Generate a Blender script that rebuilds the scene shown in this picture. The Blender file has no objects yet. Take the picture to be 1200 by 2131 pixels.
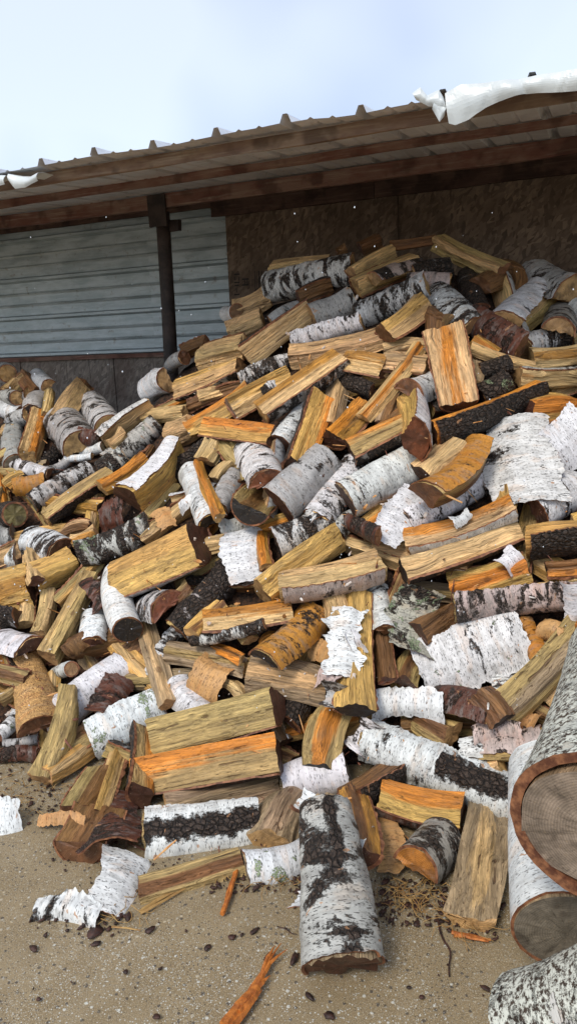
import bpy, math, random
import numpy as np
from mathutils import Matrix, Vector

SC = bpy.context.scene
COL = SC.collection
rnd = random.Random(7)
R = math.radians

# ---------------------------------------------------------------- camera
FPX, PITCH, ROLL = 1478.0, R(12.7), R(2.0)
CAM = np.array([0.0, 0.0, 1.5])
fwd = np.array([0, math.cos(PITCH), -math.sin(PITCH)])
up0 = np.array([0, math.sin(PITCH), math.cos(PITCH)])
rt0 = np.array([1.0, 0, 0])
rt = math.cos(ROLL) * rt0 - math.sin(ROLL) * up0
up = math.sin(ROLL) * rt0 + math.cos(ROLL) * up0
cam_d = bpy.data.cameras.new('camera')
cam = bpy.data.objects.new('camera', cam_d)
COL.objects.link(cam)
cam.matrix_world = Matrix(((rt[0], up[0], -fwd[0], CAM[0]), (rt[1], up[1], -fwd[1], CAM[1]),
                           (rt[2], up[2], -fwd[2], CAM[2]), (0, 0, 0, 1)))
cam_d.sensor_fit = 'VERTICAL'
cam_d.sensor_height = 24
cam_d.lens = 24 * FPX / 2131
cam_d.clip_start = 0.05
cam_d.clip_end = 2000
SC.camera = cam

# ---------------------------------------------------------------- light
wd = bpy.data.worlds.new('World'); SC.world = wd; wd.use_nodes = True
SUN_EL, SUN_AZ = R(50), R(215)      # high, behind the camera and to its left
nt = wd.node_tree; N = nt.nodes; N.clear()
wo = N.new('ShaderNodeOutputWorld'); bgs = N.new('ShaderNodeBackground'); bgc = N.new('ShaderNodeBackground')
sky = N.new('ShaderNodeTexSky'); sky.sky_type = 'NISHITA'; sky.sun_disc = False
sky.sun_elevation = SUN_EL; sky.sun_rotation = SUN_AZ
bgs.inputs[1].default_value = 0.05
nt.links.new(sky.outputs[0], bgs.inputs[0])
tc = N.new('ShaderNodeTexCoord'); nz = N.new('ShaderNodeTexNoise'); nz.inputs['Scale'].default_value = 2.1
nz.inputs['Detail'].default_value = 3; nz.inputs['Roughness'].default_value = 0.45
cr = N.new('ShaderNodeValToRGB')
cr.color_ramp.elements[0].position = 0.40; cr.color_ramp.elements[0].color = (0.27, 0.30, 0.385, 1)
cr.color_ramp.elements[1].position = 0.57; cr.color_ramp.elements[1].color = (0.41, 0.435, 0.47, 1)
nt.links.new(tc.outputs['Generated'], nz.inputs['Vector']); nt.links.new(nz.outputs[0], cr.inputs[0])
nt.links.new(cr.outputs[0], bgc.inputs[0]); bgc.inputs[1].default_value = 1.0
ads = N.new('ShaderNodeAddShader')
nt.links.new(bgs.outputs[0], ads.inputs[0]); nt.links.new(bgc.outputs[0], ads.inputs[1])
nt.links.new(ads.outputs[0], wo.inputs[0])

sl = bpy.data.lights.new('sun', 'SUN'); sun = bpy.data.objects.new('sun', sl); COL.objects.link(sun)
sl.energy = 1.5; sl.angle = R(18); sl.color = (1.0, 0.93, 0.82)
sd = Vector((math.sin(SUN_AZ) * math.cos(SUN_EL), math.cos(SUN_AZ) * math.cos(SUN_EL), math.sin(SUN_EL)))
sun.rotation_euler = sd.to_track_quat('Z', 'Y').to_euler()
SC.view_settings.view_transform = 'Standard'
SC.view_settings.look = 'None'
SC.view_settings.gamma = 1
SC.view_settings.use_curve_mapping = False
SC.view_settings.exposure = 0.72

# ---------------------------------------------------------------- helpers
def ray(px, py):
    d = fwd + (px - 600) / FPX * rt + (1065.5 - py) / FPX * up
    return d / np.linalg.norm(d)

def hsh(ix, iy, iz, s):
    h = (ix * 374761393 + iy * 668265263 + iz * 2147483647 * 3 + s * 974711) & 0xffffffff
    h = ((h ^ (h >> 13)) * 1274126177) & 0xffffffff
    h = ((h ^ (h >> 16)) * 2246822519) & 0xffffffff
    return ((h ^ (h >> 15)) & 0xffff) / 65535.0

def vn(x, y, z=0.0, s=0):
    """smooth value noise in -1..1"""
    x, y, z = np.broadcast_arrays(np.asarray(x, float), np.asarray(y, float), np.asarray(z, float))
    ix, iy, iz = (np.floor(v).astype(np.int64) for v in (x, y, z))
    fx, fy, fz = x - ix, y - iy, z - iz
    fx, fy, fz = (v * v * (3 - 2 * v) for v in (fx, fy, fz))
    r = 0
    for a in (0, 1):
        for b in (0, 1):
            for c in (0, 1):
                w = (fx if a else 1 - fx) * (fy if b else 1 - fy) * (fz if c else 1 - fz)
                r = r + w * hsh(ix + a, iy + b, iz + c, s)
    return r * 2 - 1

def fbm(x, y, z=0.0, s=0, o=3):
    r = 0; a = 1.0; t = 0
    for i in range(o):
        r = r + a * vn(np.asarray(x) * 2 ** i, np.asarray(y) * 2 ** i, np.asarray(z) * 2 ** i, s + i * 17)
        t += a; a *= 0.5
    return r / t

def link(name, me, mats, parent=None, smooth=True):
    if not isinstance(mats, (list, tuple)): mats = [mats]
    for m in mats: me.materials.append(m)
    o = bpy.data.objects.new(name, me); COL.objects.link(o)
    if smooth and len(me.polygons): me.polygons.foreach_set('use_smooth', [True] * len(me.polygons))
    if parent is not None: o.parent = parent
    return o

def mesh(name, V, F, midx=None, uv=None):
    me = bpy.data.meshes.new(name)
    me.from_pydata([tuple(map(float, v)) for v in V], [], [tuple(map(int, f)) for f in F])
    if midx is not None: me.polygons.foreach_set('material_index', np.asarray(midx, dtype=np.int32))
    if uv is not None:
        l = me.uv_layers.new(name='UVMap')
        li = np.zeros(len(me.loops), dtype=np.int32); me.loops.foreach_get('vertex_index', li)
        l.data.foreach_set('uv', np.asarray(uv, dtype=np.float32)[li].ravel())
    me.update()
    return me

def tag(o, label=None, cat=None, group=None, kind=None):
    if label: o['label'] = label
    if cat: o['category'] = cat
    if group: o['group'] = group
    if kind: o['kind'] = kind
    return o

def empty(name, loc=(0, 0, 0)):
    o = bpy.data.objects.new(name, None); COL.objects.link(o); o.location = loc
    o.empty_display_size = 0.1
    return o

class NB:
    """tiny node-tree helper"""
    def __init__(s, name):
        s.m = bpy.data.materials.new(name); s.m.use_nodes = True
        s.t = s.m.node_tree; s.n = s.t.nodes
        s.b = s.n['Principled BSDF']
    def new(s, typ, **kw):
        n = s.n.new(typ)
        for k, v in kw.items(): setattr(n, k, v)
        return n
    def set(s, inp, v):
        if hasattr(v, 'is_linked') or hasattr(v, 'links') and not isinstance(v, (int, float)): s.t.links.new(v, inp)
        else:
            if isinstance(v, (tuple, list)) and len(v) == 3 and inp.type == 'RGBA': v = (*v, 1)
            inp.default_value = v
    def math(s, op, a, b=0.0, c=0.0, clamp=False):
        n = s.new('ShaderNodeMath', operation=op, use_clamp=clamp)
        s.set(n.inputs[0], a); s.set(n.inputs[1], b); s.set(n.inputs[2], c)
        return n.outputs[0]
    def vmath(s, op, a, b=(0, 0, 0)):
        n = s.new('ShaderNodeVectorMath', operation=op); s.set(n.inputs[0], a); s.set(n.inputs[1], b)
        return n.outputs['Value' if op == 'LENGTH' else 'Vector']
    def noise(s, vec, scale=1, detail=3, rough=0.55, dist=0.0):
        n = s.new('ShaderNodeTexNoise'); s.set(n.inputs['Vector'], vec)
        n.inputs['Scale'].default_value = scale; n.inputs['Detail'].default_value = detail
        n.inputs['Roughness'].default_value = rough; n.inputs['Distortion'].default_value = dist
        return n.outputs[0]
    def voro(s, vec, scale=1, feature='F1', rnd=1.0):
        n = s.new('ShaderNodeTexVoronoi', feature=feature); s.set(n.inputs['Vector'], vec)
        n.inputs['Scale'].default_value = scale; n.inputs['Randomness'].default_value = rnd
        return n
    def mapr(s, v, a, b, c=0.0, d=1.0, smooth=True):
        n = s.new('ShaderNodeMapRange'); n.interpolation_type = 'SMOOTHSTEP' if smooth else 'LINEAR'
        s.set(n.inputs[0], v)
        for i, q in zip((1, 2, 3, 4), (a, b, c, d)): s.set(n.inputs[i], q)
        return n.outputs[0]
    def mix(s, f, a, b, mode='MIX'):
        n = s.new('ShaderNodeMix', data_type='RGBA', blend_type=mode)
        s.set(n.inputs[0], f); s.set(n.inputs[6], a); s.set(n.inputs[7], b)
        return n.outputs[2]
    def scale(s, vec, sc):
        return s.vmath('MULTIPLY', vec, sc)
    def bump(s, h, strength=0.5, dist=0.002, nrm=None):
        n = s.new('ShaderNodeBump'); n.inputs['Strength'].default_value = strength
        n.inputs['Distance'].default_value = dist; s.set(n.inputs['Height'], h)
        if nrm: s.t.links.new(nrm, n.inputs['Normal'])
        return n.outputs[0]
    def prop(s, name):
        return s.new('ShaderNodeAttribute', attribute_type='OBJECT', attribute_name=name)
    def fin(s, col, rough=0.6, nrm=None, spec=0.4, metal=0.0):
        s.set(s.b.inputs['Base Color'], col); s.set(s.b.inputs['Roughness'], rough)
        s.b.inputs['Specular IOR Level'].default_value = spec; s.b.inputs['Metallic'].default_value = metal
        if nrm: s.t.links.new(nrm, s.b.inputs['Normal'])
        return s.m

def objvec(b, k=37.0):
    """object coordinates, shifted by a random amount per object"""
    tc = b.new('ShaderNodeTexCoord'); oi = b.new('ShaderNodeObjectInfo')
    sh = b.math('MULTIPLY', oi.outputs['Random'], k)
    return tc.outputs['Object'], b.vmath('ADD', tc.outputs['Object'], sh), oi.outputs['Random']

# ---------------------------------------------------------------- materials
def mat_split():
    b = NB('split_wood')
    P, Q, rd = objvec(b)
    sap, heart, rad = b.prop('sap'), b.prop('heart'), b.prop('radius')
    sx = b.new('ShaderNodeSeparateXYZ'); b.set(sx.inputs[0], P)
    r = b.math('SQRT', b.math('ADD', b.math('MULTIPLY', sx.outputs[0], sx.outputs[0]), b.math('MULTIPLY', sx.outputs[1], sx.outputs[1])))
    rn = b.math('DIVIDE', r, rad.outputs['Fac'])
    wob = b.math('ADD', b.math('MULTIPLY', b.noise(b.scale(Q, (16, 16, 3.0)), 1, 3, 0.6), 0.5), b.math('MULTIPLY', b.noise(b.scale(Q, (85, 85, 2.4)), 1, 3, 0.6), 0.5))
    hm = b.mapr(b.math('ADD', rn, b.math('MULTIPLY', b.math('SUBTRACT', wob, 0.5), 1.5)), 0.27, 0.55, 1, 0)
    base = b.mix(hm, sap.outputs['Color'], heart.outputs['Color'])
    warp = b.noise(b.scale(Q, (9, 9, 7)), 1, 2, 0.5)
    wv = b.new('ShaderNodeCombineXYZ'); w2 = b.math('MULTIPLY', b.math('SUBTRACT', warp, 0.5), 0.045)
    b.set(wv.inputs[0], w2); b.set(wv.inputs[1], w2)
    Qw = b.vmath('ADD', Q, wv.outputs[0])
    f1 = b.noise(b.scale(Qw, (130, 130, 4)), 1, 5, 0.62)
    f2 = b.noise(b.scale(Qw, (48, 48, 2.2)), 1, 3, 0.5)
    f3 = b.noise(b.scale(Qw, (330, 330, 16)), 1, 2, 0.6)
    blotch = b.noise(Q, 9, 3, 0.6)
    val = b.mapr(f1, 0.30, 0.70, 0.56, 1.30, False)
    val = b.math('MULTIPLY', val, b.mapr(f2, 0.32, 0.68, 0.66, 1.22, False))
    val = b.math('MULTIPLY', val, b.mapr(f3, 0.3, 0.7, 0.76, 1.18, False))
    val = b.math('MULTIPLY', val, b.mapr(blotch, 0.35, 0.65, 0.84, 1.06))
    col = b.mix(1.0, base, b.new('ShaderNodeCombineColor').outputs[0], 'MULTIPLY')
    mul = col.node
    cc = b.new('ShaderNodeCombineColor')
    for i in range(3): b.set(cc.inputs[i], val)
    b.t.links.new(cc.outputs[0], mul.inputs[7])
    ck = b.mapr(f2, 0.335, 0.30, 0, 1)
    ck2 = b.mapr(b.noise(b.scale(Qw, (75, 75, 5.5)), 1, 2, 0.5), 0.31, 0.27, 0, 1)
    ck3 = b.mapr(b.noise(b.scale(Qw, (210, 210, 3.0)), 1, 3, 0.6), 0.36, 0.31, 0, .8)
    ck = b.math('MAXIMUM', b.math('MAXIMUM', ck, ck2), ck3)
    col = b.mix(b.math('MULTIPLY', ck, 0.62), col, (0.09, 0.035, 0.012))
    # weather-greyed stain and dirt specks
    st = b.mapr(b.noise(b.scale(Q, (14, 14, 5)), 1, 4, 0.65), 0.56, 0.70)
    col = b.mix(b.math('MULTIPLY', st, 0.42), col, (0.16, 0.105, 0.055))
    sp = b.mapr(b.noise(Q, 260, 2, 0.6), 0.68, 0.74)
    col = b.mix(b.math('MULTIPLY', sp, 0.6), col, (0.05, 0.03, 0.02))
    # knots: grain stretched round a dark eye
    kn = b.voro(b.scale(Q, (7, 7, 4.2)), 1)
    kd = kn.outputs['Distance']
    kon = b.mapr(b.math('ADD', kd, b.math('MULTIPLY', b.noise(Q, 60, 2), 0.05)), 0.09, 0.12, 1, 0)
    col = b.mix(b.math('MULTIPLY', kon, 0.55), col, (0.10, 0.035, 0.012))
    h = b.math('ADD', b.math('MULTIPLY', f1, 1.0), b.math('MULTIPLY', f2, 0.9))
    h = b.math('SUBTRACT', h, b.math('MULTIPLY', ck, 0.5))
    n1 = b.bump(h, 1.0, 0.010)
    rg = b.mapr(blotch, 0.35, 0.65, 0.34, 0.62)
    return b.fin(col, rg, n1, 0.42)

def mat_end():
    b = NB('end_grain')
    P, Q, rd = objvec(b)
    ec = b.prop('endc')
    sx = b.new('ShaderNodeSeparateXYZ'); b.set(sx.inputs[0], P)
    dn = b.noise(Q, 14, 3)
    r = b.math('SQRT', b.math('ADD', b.math('MULTIPLY', sx.outputs[0], sx.outputs[0]), b.math('MULTIPLY', sx.outputs[1], sx.outputs[1])))
    rr = b.math('SINE', b.math('MULTIPLY', b.math('ADD', r, b.math('MULTIPLY', dn, 0.012)), 1150))
    ang = b.math('ARCTAN2', sx.outputs[1], sx.outputs[0])
    cv = b.new('ShaderNodeCombineXYZ'); b.set(cv.inputs[0], b.math('MULTIPLY', ang, 5)); b.set(cv.inputs[1], b.math('MULTIPLY', r, 12)); b.set(cv.inputs[2], b.math('MULTIPLY', rd, 40))
    rc = b.noise(cv.outputs[0], 1.6, 4, 0.7)
    v = b.math('ADD', 0.9, b.math('MULTIPLY', rr, 0.13))
    v = b.math('MULTIPLY', v, b.mapr(b.noise(Q, 24, 4, 0.6), 0.3, 0.7, 0.55, 1.35, False))
    v = b.math('MULTIPLY', v, b.mapr(rc, 0.30, 0.42, 0.55, 1.0))
    cc = b.new('ShaderNodeCombineColor')
    for i in range(3): b.set(cc.inputs[i], v)
    col = b.mix(1.0, ec.outputs['Color'], cc.outputs[0], 'MULTIPLY')
    sp = b.mapr(b.noise(Q, 120, 2, 0.6), 0.64, 0.7)
    col = b.mix(b.math('MULTIPLY', sp, 0.45), col, (0.30, 0.22, 0.13))
    st = b.mapr(b.noise(Q, 11, 3), 0.52, 0.62)
    col = b.mix(b.math('MULTIPLY', st, 0.5), col, (0.03, 0.02, 0.015))
    saw = b.noise(b.scale(Q, (30, 500, 30)), 1, 2)
    h = b.math('ADD', b.math('MULTIPLY', saw, 0.5), b.math('ADD', b.math('MULTIPLY', rc, 1.0), b.noise(Q, 60, 3)))
    return b.fin(col, 0.5, b.bump(h, 0.6, 0.004), 0.4)

def mat_bark():
    b = NB('birch_bark')
    uvn = b.new('ShaderNodeUVMap'); oi = b.new('ShaderNodeObjectInfo')
    U = b.vmath('ADD', uvn.outputs[0], b.math('MULTIPLY', oi.outputs['Random'], 53))
    bc, dk, li, tr = b.prop('barkc'), b.prop('dark'), b.prop('lichen'), b.prop('tracks')
    base = bc.outputs['Color']
    # paper bands round the stem
    band = b.noise(b.scale(U, (7, 75, 1)), 1, 4, 0.6)
    wav = b.noise(U, 13, 3, 0.5)
    v = b.math('MULTIPLY', b.mapr(band, 0.3, 0.7, 0.80, 1.10, False), b.mapr(wav, 0.3, 0.7, 0.84, 1.08, False))
    cc = b.new('ShaderNodeCombineColor')
    for i in range(3): b.set(cc.inputs[i], v)
    col = b.mix(1.0, base, cc.outputs[0], 'MULTIPLY')
    pk = b.mapr(b.noise(b.scale(U, (9, 26, 1)), 1, 4, 0.6), 0.54, 0.66)
    col = b.mix(b.math('MULTIPLY', pk, 0.5), col, b.mix(1.0, col, (1.0, 0.80, 0.66), 'MULTIPLY'))
    # grey weathering
    gw = b.mapr(b.noise(b.scale(U, (16, 42, 1)), 1, 6, 0.72), 0.47, 0.62)
    col = b.mix(b.math('MULTIPLY', gw, b.math('ADD', 0.16, b.math('MULTIPLY', dk.outputs['Fac'], 0.8))), col, (0.20, 0.19, 0.175))
    # lenticels: short dark dashes round the stem
    wu = b.vmath('ADD', U, b.scale(b.new('ShaderNodeCombineXYZ').outputs[0], (1, 1, 1)))
    def dashes(su, sv, lo, hi, keep):
        vr = b.voro(b.scale(U, (su, sv, 1)), 1, rnd=0.95)
        sc2 = b.new('ShaderNodeSeparateColor'); b.set(sc2.inputs[0], vr.outputs['Color'])
        d = b.mapr(vr.outputs['Distance'], lo, hi, 1, 0)
        return b.math('MULTIPLY', d, b.mapr(sc2.outputs[0], keep, keep + 0.02))
    le = b.math('MAXIMUM', dashes(42, 230, 0.16, 0.27, 0.45), dashes(85, 420, 0.14, 0.27, 0.40))
    le2 = dashes(22, 170, 0.10, 0.19, 0.55)
    le = b.math('MAXIMUM', le, le2)
    len_on = b.mapr(tr.outputs['Fac'], 0.05, 0.2, 0.8, 0.15)
    col = b.mix(b.math('MULTIPLY', le, len_on), col, (0.045, 0.036, 0.03))
    # dark furrowed plates
    pn = b.noise(b.scale(U, (8, 17, 1)), 1, 6, 0.68, 0.5)
    th = b.math('SUBTRACT', 0.73, b.math('MULTIPLY', dk.outputs['Fac'], 0.46))
    fnz = b.noise(U, 95, 5, 0.75)
    pn = b.math('ADD', pn, b.math('MULTIPLY', b.math('SUBTRACT', fnz, 0.5), 0.30))
    dm = b.mapr(pn, th, b.math('ADD', th, 0.06))
    sxu = b.new('ShaderNodeSeparateXYZ'); b.set(sxu.inputs[0], uvn.outputs[0])
    su = b.math('ABSOLUTE', b.math('ADD', b.math('SUBTRACT', sxu.outputs[0], b.prop('stripe_at').outputs['Fac']), b.math('MULTIPLY', b.math('SUBTRACT', b.noise(b.scale(U, (24, 17, 1)), 1, 6, 0.75), 0.5), 0.11)))
    sw = b.math('SUBTRACT', b.prop('stripe').outputs['Fac'], b.math('MULTIPLY', b.mapr(sxu.outputs[1], b.prop('stripe_end').outputs['Fac'], b.math('ADD', b.prop('stripe_end').outputs['Fac'], 0.05)), 0.2))
    dm = b.math('MAXIMUM', dm, b.mapr(b.math('SUBTRACT', sw, su), -0.003, 0.007))
    fr = b.voro(b.scale(b.vmath('ADD', U, b.math('MULTIPLY', b.noise(U, 40, 2), 0.02)), (70, 42, 1)), 1, 'DISTANCE_TO_EDGE').outputs['Distance']
    fnz = b.noise(U, 95, 5, 0.75)
    dcol = b.mix(b.mapr(fnz, 0.35, 0.65), (0.016, 0.012, 0.010), (0.085, 0.058, 0.042))
    dcol = b.mix(b.mapr(fnz, 0.64, 0.70), dcol, (0.42, 0.36, 0.31))
    dcol = b.mix(b.mapr(fr, 0.02, 0.10, 0.85, 0), dcol, (0.008, 0.007, 0.006))
    col = b.mix(dm, col, dcol)
    # peeled spots that show tan under-bark
    ps = b.mapr(b.noise(b.scale(U, (16, 30, 1)), 1, 4, 0.6, 0.6), 0.665, 0.69)
    col = b.mix(b.math('MULTIPLY', ps, 0.85), col, (0.42, 0.22, 0.11))
    # lichen: crusty clusters
    ln = b.noise(U, 15, 4, 0.6)
    lth = b.math('SUBTRACT', 0.74, b.math('MULTIPLY', li.outputs['Fac'], 0.42))
    lm = b.math('MULTIPLY', b.mapr(ln, lth, b.math('ADD', lth, 0.03)), b.math('MAXIMUM', b.mapr(b.noise(U, 190, 2), 0.40, 0.50), b.prop('crust').outputs['Fac']))
    lm = b.math('MULTIPLY', lm, b.mapr(li.outputs['Fac'], 0.01, 0.05))
    lcol = b.mix(b.noise(U, 130, 2), (0.07, 0.13, 0.045), (0.42, 0.47, 0.30))
    lcol = b.mix(b.prop('crust').outputs['Fac'], lcol, b.mix(b.mapr(b.noise(U, 75, 5, 0.75), 0.44, 0.54), (0.055, 0.038, 0.026), (0.60, 0.61, 0.53)))
    col = b.mix(lm, col, lcol)
    # beetle galleries
    wv = b.new('ShaderNodeTexWave', wave_type='BANDS', bands_direction='DIAGONAL')
    b.set(wv.inputs['Vector'], U); wv.inputs['Scale'].default_value = 28; wv.inputs['Distortion'].default_value = 26
    wv.inputs['Detail'].default_value = 1.5; wv.inputs['Detail Scale'].default_value = 1.9
    tm = b.math('MULTIPLY', b.mapr(wv.outputs['Fac'], 0.80, 0.92), tr.outputs['Fac'])
    col = b.mix(tm, col, (0.15, 0.055, 0.025))
    h = b.math('ADD', b.math('MULTIPLY', band, 0.5), b.math('MULTIPLY', b.math('MULTIPLY', dm, b.math('ADD', fnz, b.mapr(fr, 0, 0.2, 0, 1.2))), 1.6))
    h = b.math('ADD', h, b.math('SUBTRACT', b.math('MULTIPLY', lm, 1.1), b.math('MULTIPLY', le, 0.6)))
    h = b.math('SUBTRACT', b.math('ADD', h, b.math('MULTIPLY', b.noise(U, 60, 4, 0.6), 0.5)), b.math('MULTIPLY', tm, 0.8))
    rg = b.mapr(wav, 0.3, 0.7, 0.42, 0.7)
    return b.fin(col, rg, b.bump(h, 0.9, 0.005), 0.35)

def mat_plain(name, c1, c2, scale=30, rough=0.6, bump=0.5, dist=0.003, stretch=(1, 1, 1), lo=0.35, hi=0.65, spec=0.35, metal=0):
    b = NB(name); P, Q, rd = objvec(b)
    n = b.noise(b.scale(Q, stretch), scale, 5, 0.65)
    col = b.mix(b.mapr(n, lo, hi), c1, c2)
    return b.fin(col, rough, b.bump(b.noise(b.scale(Q, stretch), scale * 2.2, 4, 0.6), bump, dist), spec, metal)

M = {}
M['split'] = mat_split(); M['end'] = mat_end(); M['bark'] = mat_bark()
M['inner'] = mat_plain('inner_bark', (0.10, 0.035, 0.018), (0.30, 0.13, 0.06), 40)
M['peach'] = mat_plain('peach_inner_bark', (0.62, 0.40, 0.22), (0.52, 0.22, 0.06), 9, 0.55, 0.5, 0.003, (1, 1, 5))
M['backing'] = mat_plain('dark_backing', (0.018, 0.012, 0.009), (0.11, 0.055, 0.03), 50, 0.7, 1.0, 0.02)  # dark tone of the backing mound added inside the heap
# ---------------------------------------------------------------- ground
def mat_ground():
    b = NB('aggregate_concrete')
    tc = b.new('ShaderNodeTexCoord'); P = tc.outputs['Object']
    big = b.noise(P, 1.6, 4, 0.6); mid = b.noise(P, 9, 4, 0.6); fine = b.noise(P, 420, 3, 0.7)
    col = b.mix(b.mapr(big, 0.35, 0.65), (0.215, 0.162, 0.090), (0.27, 0.208, 0.122))
    col = b.mix(b.mapr(mid, 0.40, 0.62, 0, 0.55), col, (0.17, 0.122, 0.062))
    col = b.mix(b.mapr(fine, 0.42, 0.68, 0, 0.75), col, (0.42, 0.32, 0.18))
    col = b.mix(b.mapr(fine, 0.44, 0.28, 0, 0.7), col, (0.09, 0.065, 0.035))
    def peb(scale, keep, lo, hi):
        w = b.vmath('ADD', P, b.math('MULTIPLY', b.noise(P, scale * 1.3, 2), 0.35 / scale))
        v = b.voro(w, scale); s = b.new('ShaderNodeSeparateColor'); b.set(s.inputs[0], v.outputs['Color'])
        m = b.math('MULTIPLY', b.mapr(v.outputs['Distance'], lo, hi, 1, 0), b.mapr(s.outputs[0], keep, keep + 0.02))
        return m, s
    hs = None
    for sc_, keep, lo, hi in ((62, 0.56, 0.22, 0.33), (170, 0.55, 0.26, 0.38), (360, 0.5, 0.3, 0.42)):
        m, s = peb(sc_, keep, lo, hi)
        pc = b.mix(s.outputs[1], (0.50, 0.42, 0.28), (0.36, 0.34, 0.29))
        pc = b.mix(b.mapr(s.outputs[2], 0.72, 0.74), pc, (0.60, 0.60, 0.54))
        pc = b.mix(b.mapr(s.outputs[2], 0.22, 0.20), pc, (0.07, 0.06, 0.05))
        col = b.mix(b.math('MULTIPLY', m, 0.85), col, pc)
        hs = m if hs is None else b.math('ADD', hs, m)
    h = b.math('ADD', b.math('MULTIPLY', fine, 0.8), b.math('MULTIPLY', hs, 0.35))
    rg = b.mapr(mid, 0.35, 0.65, 0.38, 0.6)
    return b.fin(col, rg, b.bump(h, 0.7, 0.003), 0.4)
M['ground'] = mat_ground()
g = 60
xs = np.concatenate([np.linspace(-300, -4, 8), np.linspace(-3.5, 3.5, 90), np.linspace(4, 300, 8)])
ys = np.concatenate([np.linspace(-300, -1, 8), np.linspace(-0.5, 6, 90), np.linspace(6.5, 600, 8)])
X, Y = np.meshgrid(xs, ys, indexing='ij')
Z = 0.004 * fbm(X * 2.2, Y * 2.2, 0, 3)
Z = np.where((abs(X) < 3.4) & (Y > -0.4) & (Y < 6), Z, 0)
nx, ny = X.shape
idx = np.arange(nx * ny).reshape(nx, ny)
F = np.stack([idx[:-1, :-1], idx[1:, :-1], idx[1:, 1:], idx[:-1, 1:]], -1).reshape(-1, 4)
go = link('ground', mesh('ground', np.stack([X, Y, Z], -1).reshape(-1, 3), F), M['ground'])
tag(go, kind='structure')

# ---------------------------------------------------------------- woodshed
WD = 5.3
EV = np.array([0.917, -0.399, 0.0]); EV /= np.linalg.norm(EV)
MV = np.array([EV[1], -EV[0], 0.0])           # towards the camera
W0 = np.array([0.0, WD, 0.0]); ZV = np.array([0, 0, 1.0])
def WP(s, h, d): return W0 + EV * s + MV * d + ZV * h
def on_wall(px, py, d=0.0):
    """wall coordinates (s, h) where a pixel's ray meets the plane d in front of the wall"""
    r = ray(px, py); t = np.dot(W0 + MV * d - CAM, MV) / np.dot(r, MV); p = CAM + r * t
    return float(np.dot(p - W0, EV)), float(p[2])
SH = empty('woodshed', tuple(WP(0, 0, 0)))
tag(SH, 'open-fronted woodshed with ribbed metal roof, steel siding and chipboard walls behind the firewood', 'shed')
SHI = Matrix.Translation(-Vector(WP(0, 0, 0)))
def part(name, V, F, m, midx=None, smooth=False, uv=None, parent=None):
    me = mesh(name, V, F, midx, uv); me.transform(SHI)
    return link(name, me, m, parent or SH, smooth)
def wbox(name, s0, s1, h0, h1, d0, d1, m, slope=0.0, rough=0.0, n=1, seed=0, parent=None, fall=0.0):
    """a board in wall coordinates; n slices along s with slight waviness"""
    V = []; F = []
    for i in range(n + 1):
        s = s0 + (s1 - s0) * i / n
        for (h, d) in ((h0, d0), (h0, d1), (h1, d1), (h1, d0)):
            k = len(V) % 4
            w = rough * float(vn(s * 4, k * 3.1, seed)) + rough * .6 * float(vn(s * 19, k * 5.1, seed))
            w2 = rough * float(vn(s * 3, k * 7.7, seed + 9))
            V.append(WP(s, h + w + fall * (d - d0), d + w2))
    for i in range(n):
        a = i * 4; c = a + 4
        for k in range(4):
            F.append((a + k, a + (k + 1) % 4, c + (k + 1) % 4, c + k))
    F.append((3, 2, 1, 0)); e = n * 4; F.append((e, e + 1, e + 2, e + 3))
    return part(name, V, F, m, parent=parent)

def mat_oldwood(name, c1, c2, c3):
    b = NB(name); P, Q, rd = objvec(b)
    # rotate into wall direction: grain runs along EV
    mp = b.new('ShaderNodeMapping', vector_type='POINT'); mp.inputs['Rotation'].default_value = (0, 0, -math.atan2(EV[1], EV[0]))
    b.set(mp.inputs[0], Q); q = mp.outputs[0]
    g1 = b.noise(b.scale(q, (3, 60, 60)), 1, 5, 0.65); g2 = b.noise(b.scale(q, (5, 14, 14)), 1, 4, 0.6)
    col = b.mix(b.mapr(g2, 0.35, 0.65), c1, c2)
    col = b.mix(b.mapr(g1, 0.5, 0.72, 0, 0.7), col, c3)
    col = b.mix(b.mapr(b.noise(q, 6, 3), 0.5, 0.62, 0, 0.6), col, tuple(v * 0.3 for v in c1))
    return b.fin(col, 0.7, b.bump(g1, 0.7, 0.006), 0.25)
M['redwood'] = mat_oldwood('weathered_red_board', (0.15, 0.066, 0.05), (0.21, 0.13, 0.10), (0.32, 0.25, 0.20))
M['eavewood'] = mat_oldwood('weathered_eave_board', (0.17, 0.105, 0.075), (0.25, 0.175, 0.12), (0.38, 0.32, 0.25))
M['darkwood'] = mat_oldwood('dark_old_board', (0.06, 0.032, 0.026), (0.10, 0.058, 0.045), (0.15, 0.10, 0.075))
M['postwood'] = mat_plain('dark_post', (0.018, 0.013, 0.012), (0.045, 0.03, 0.026), 12, 0.6, 0.6, 0.006)

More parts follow.
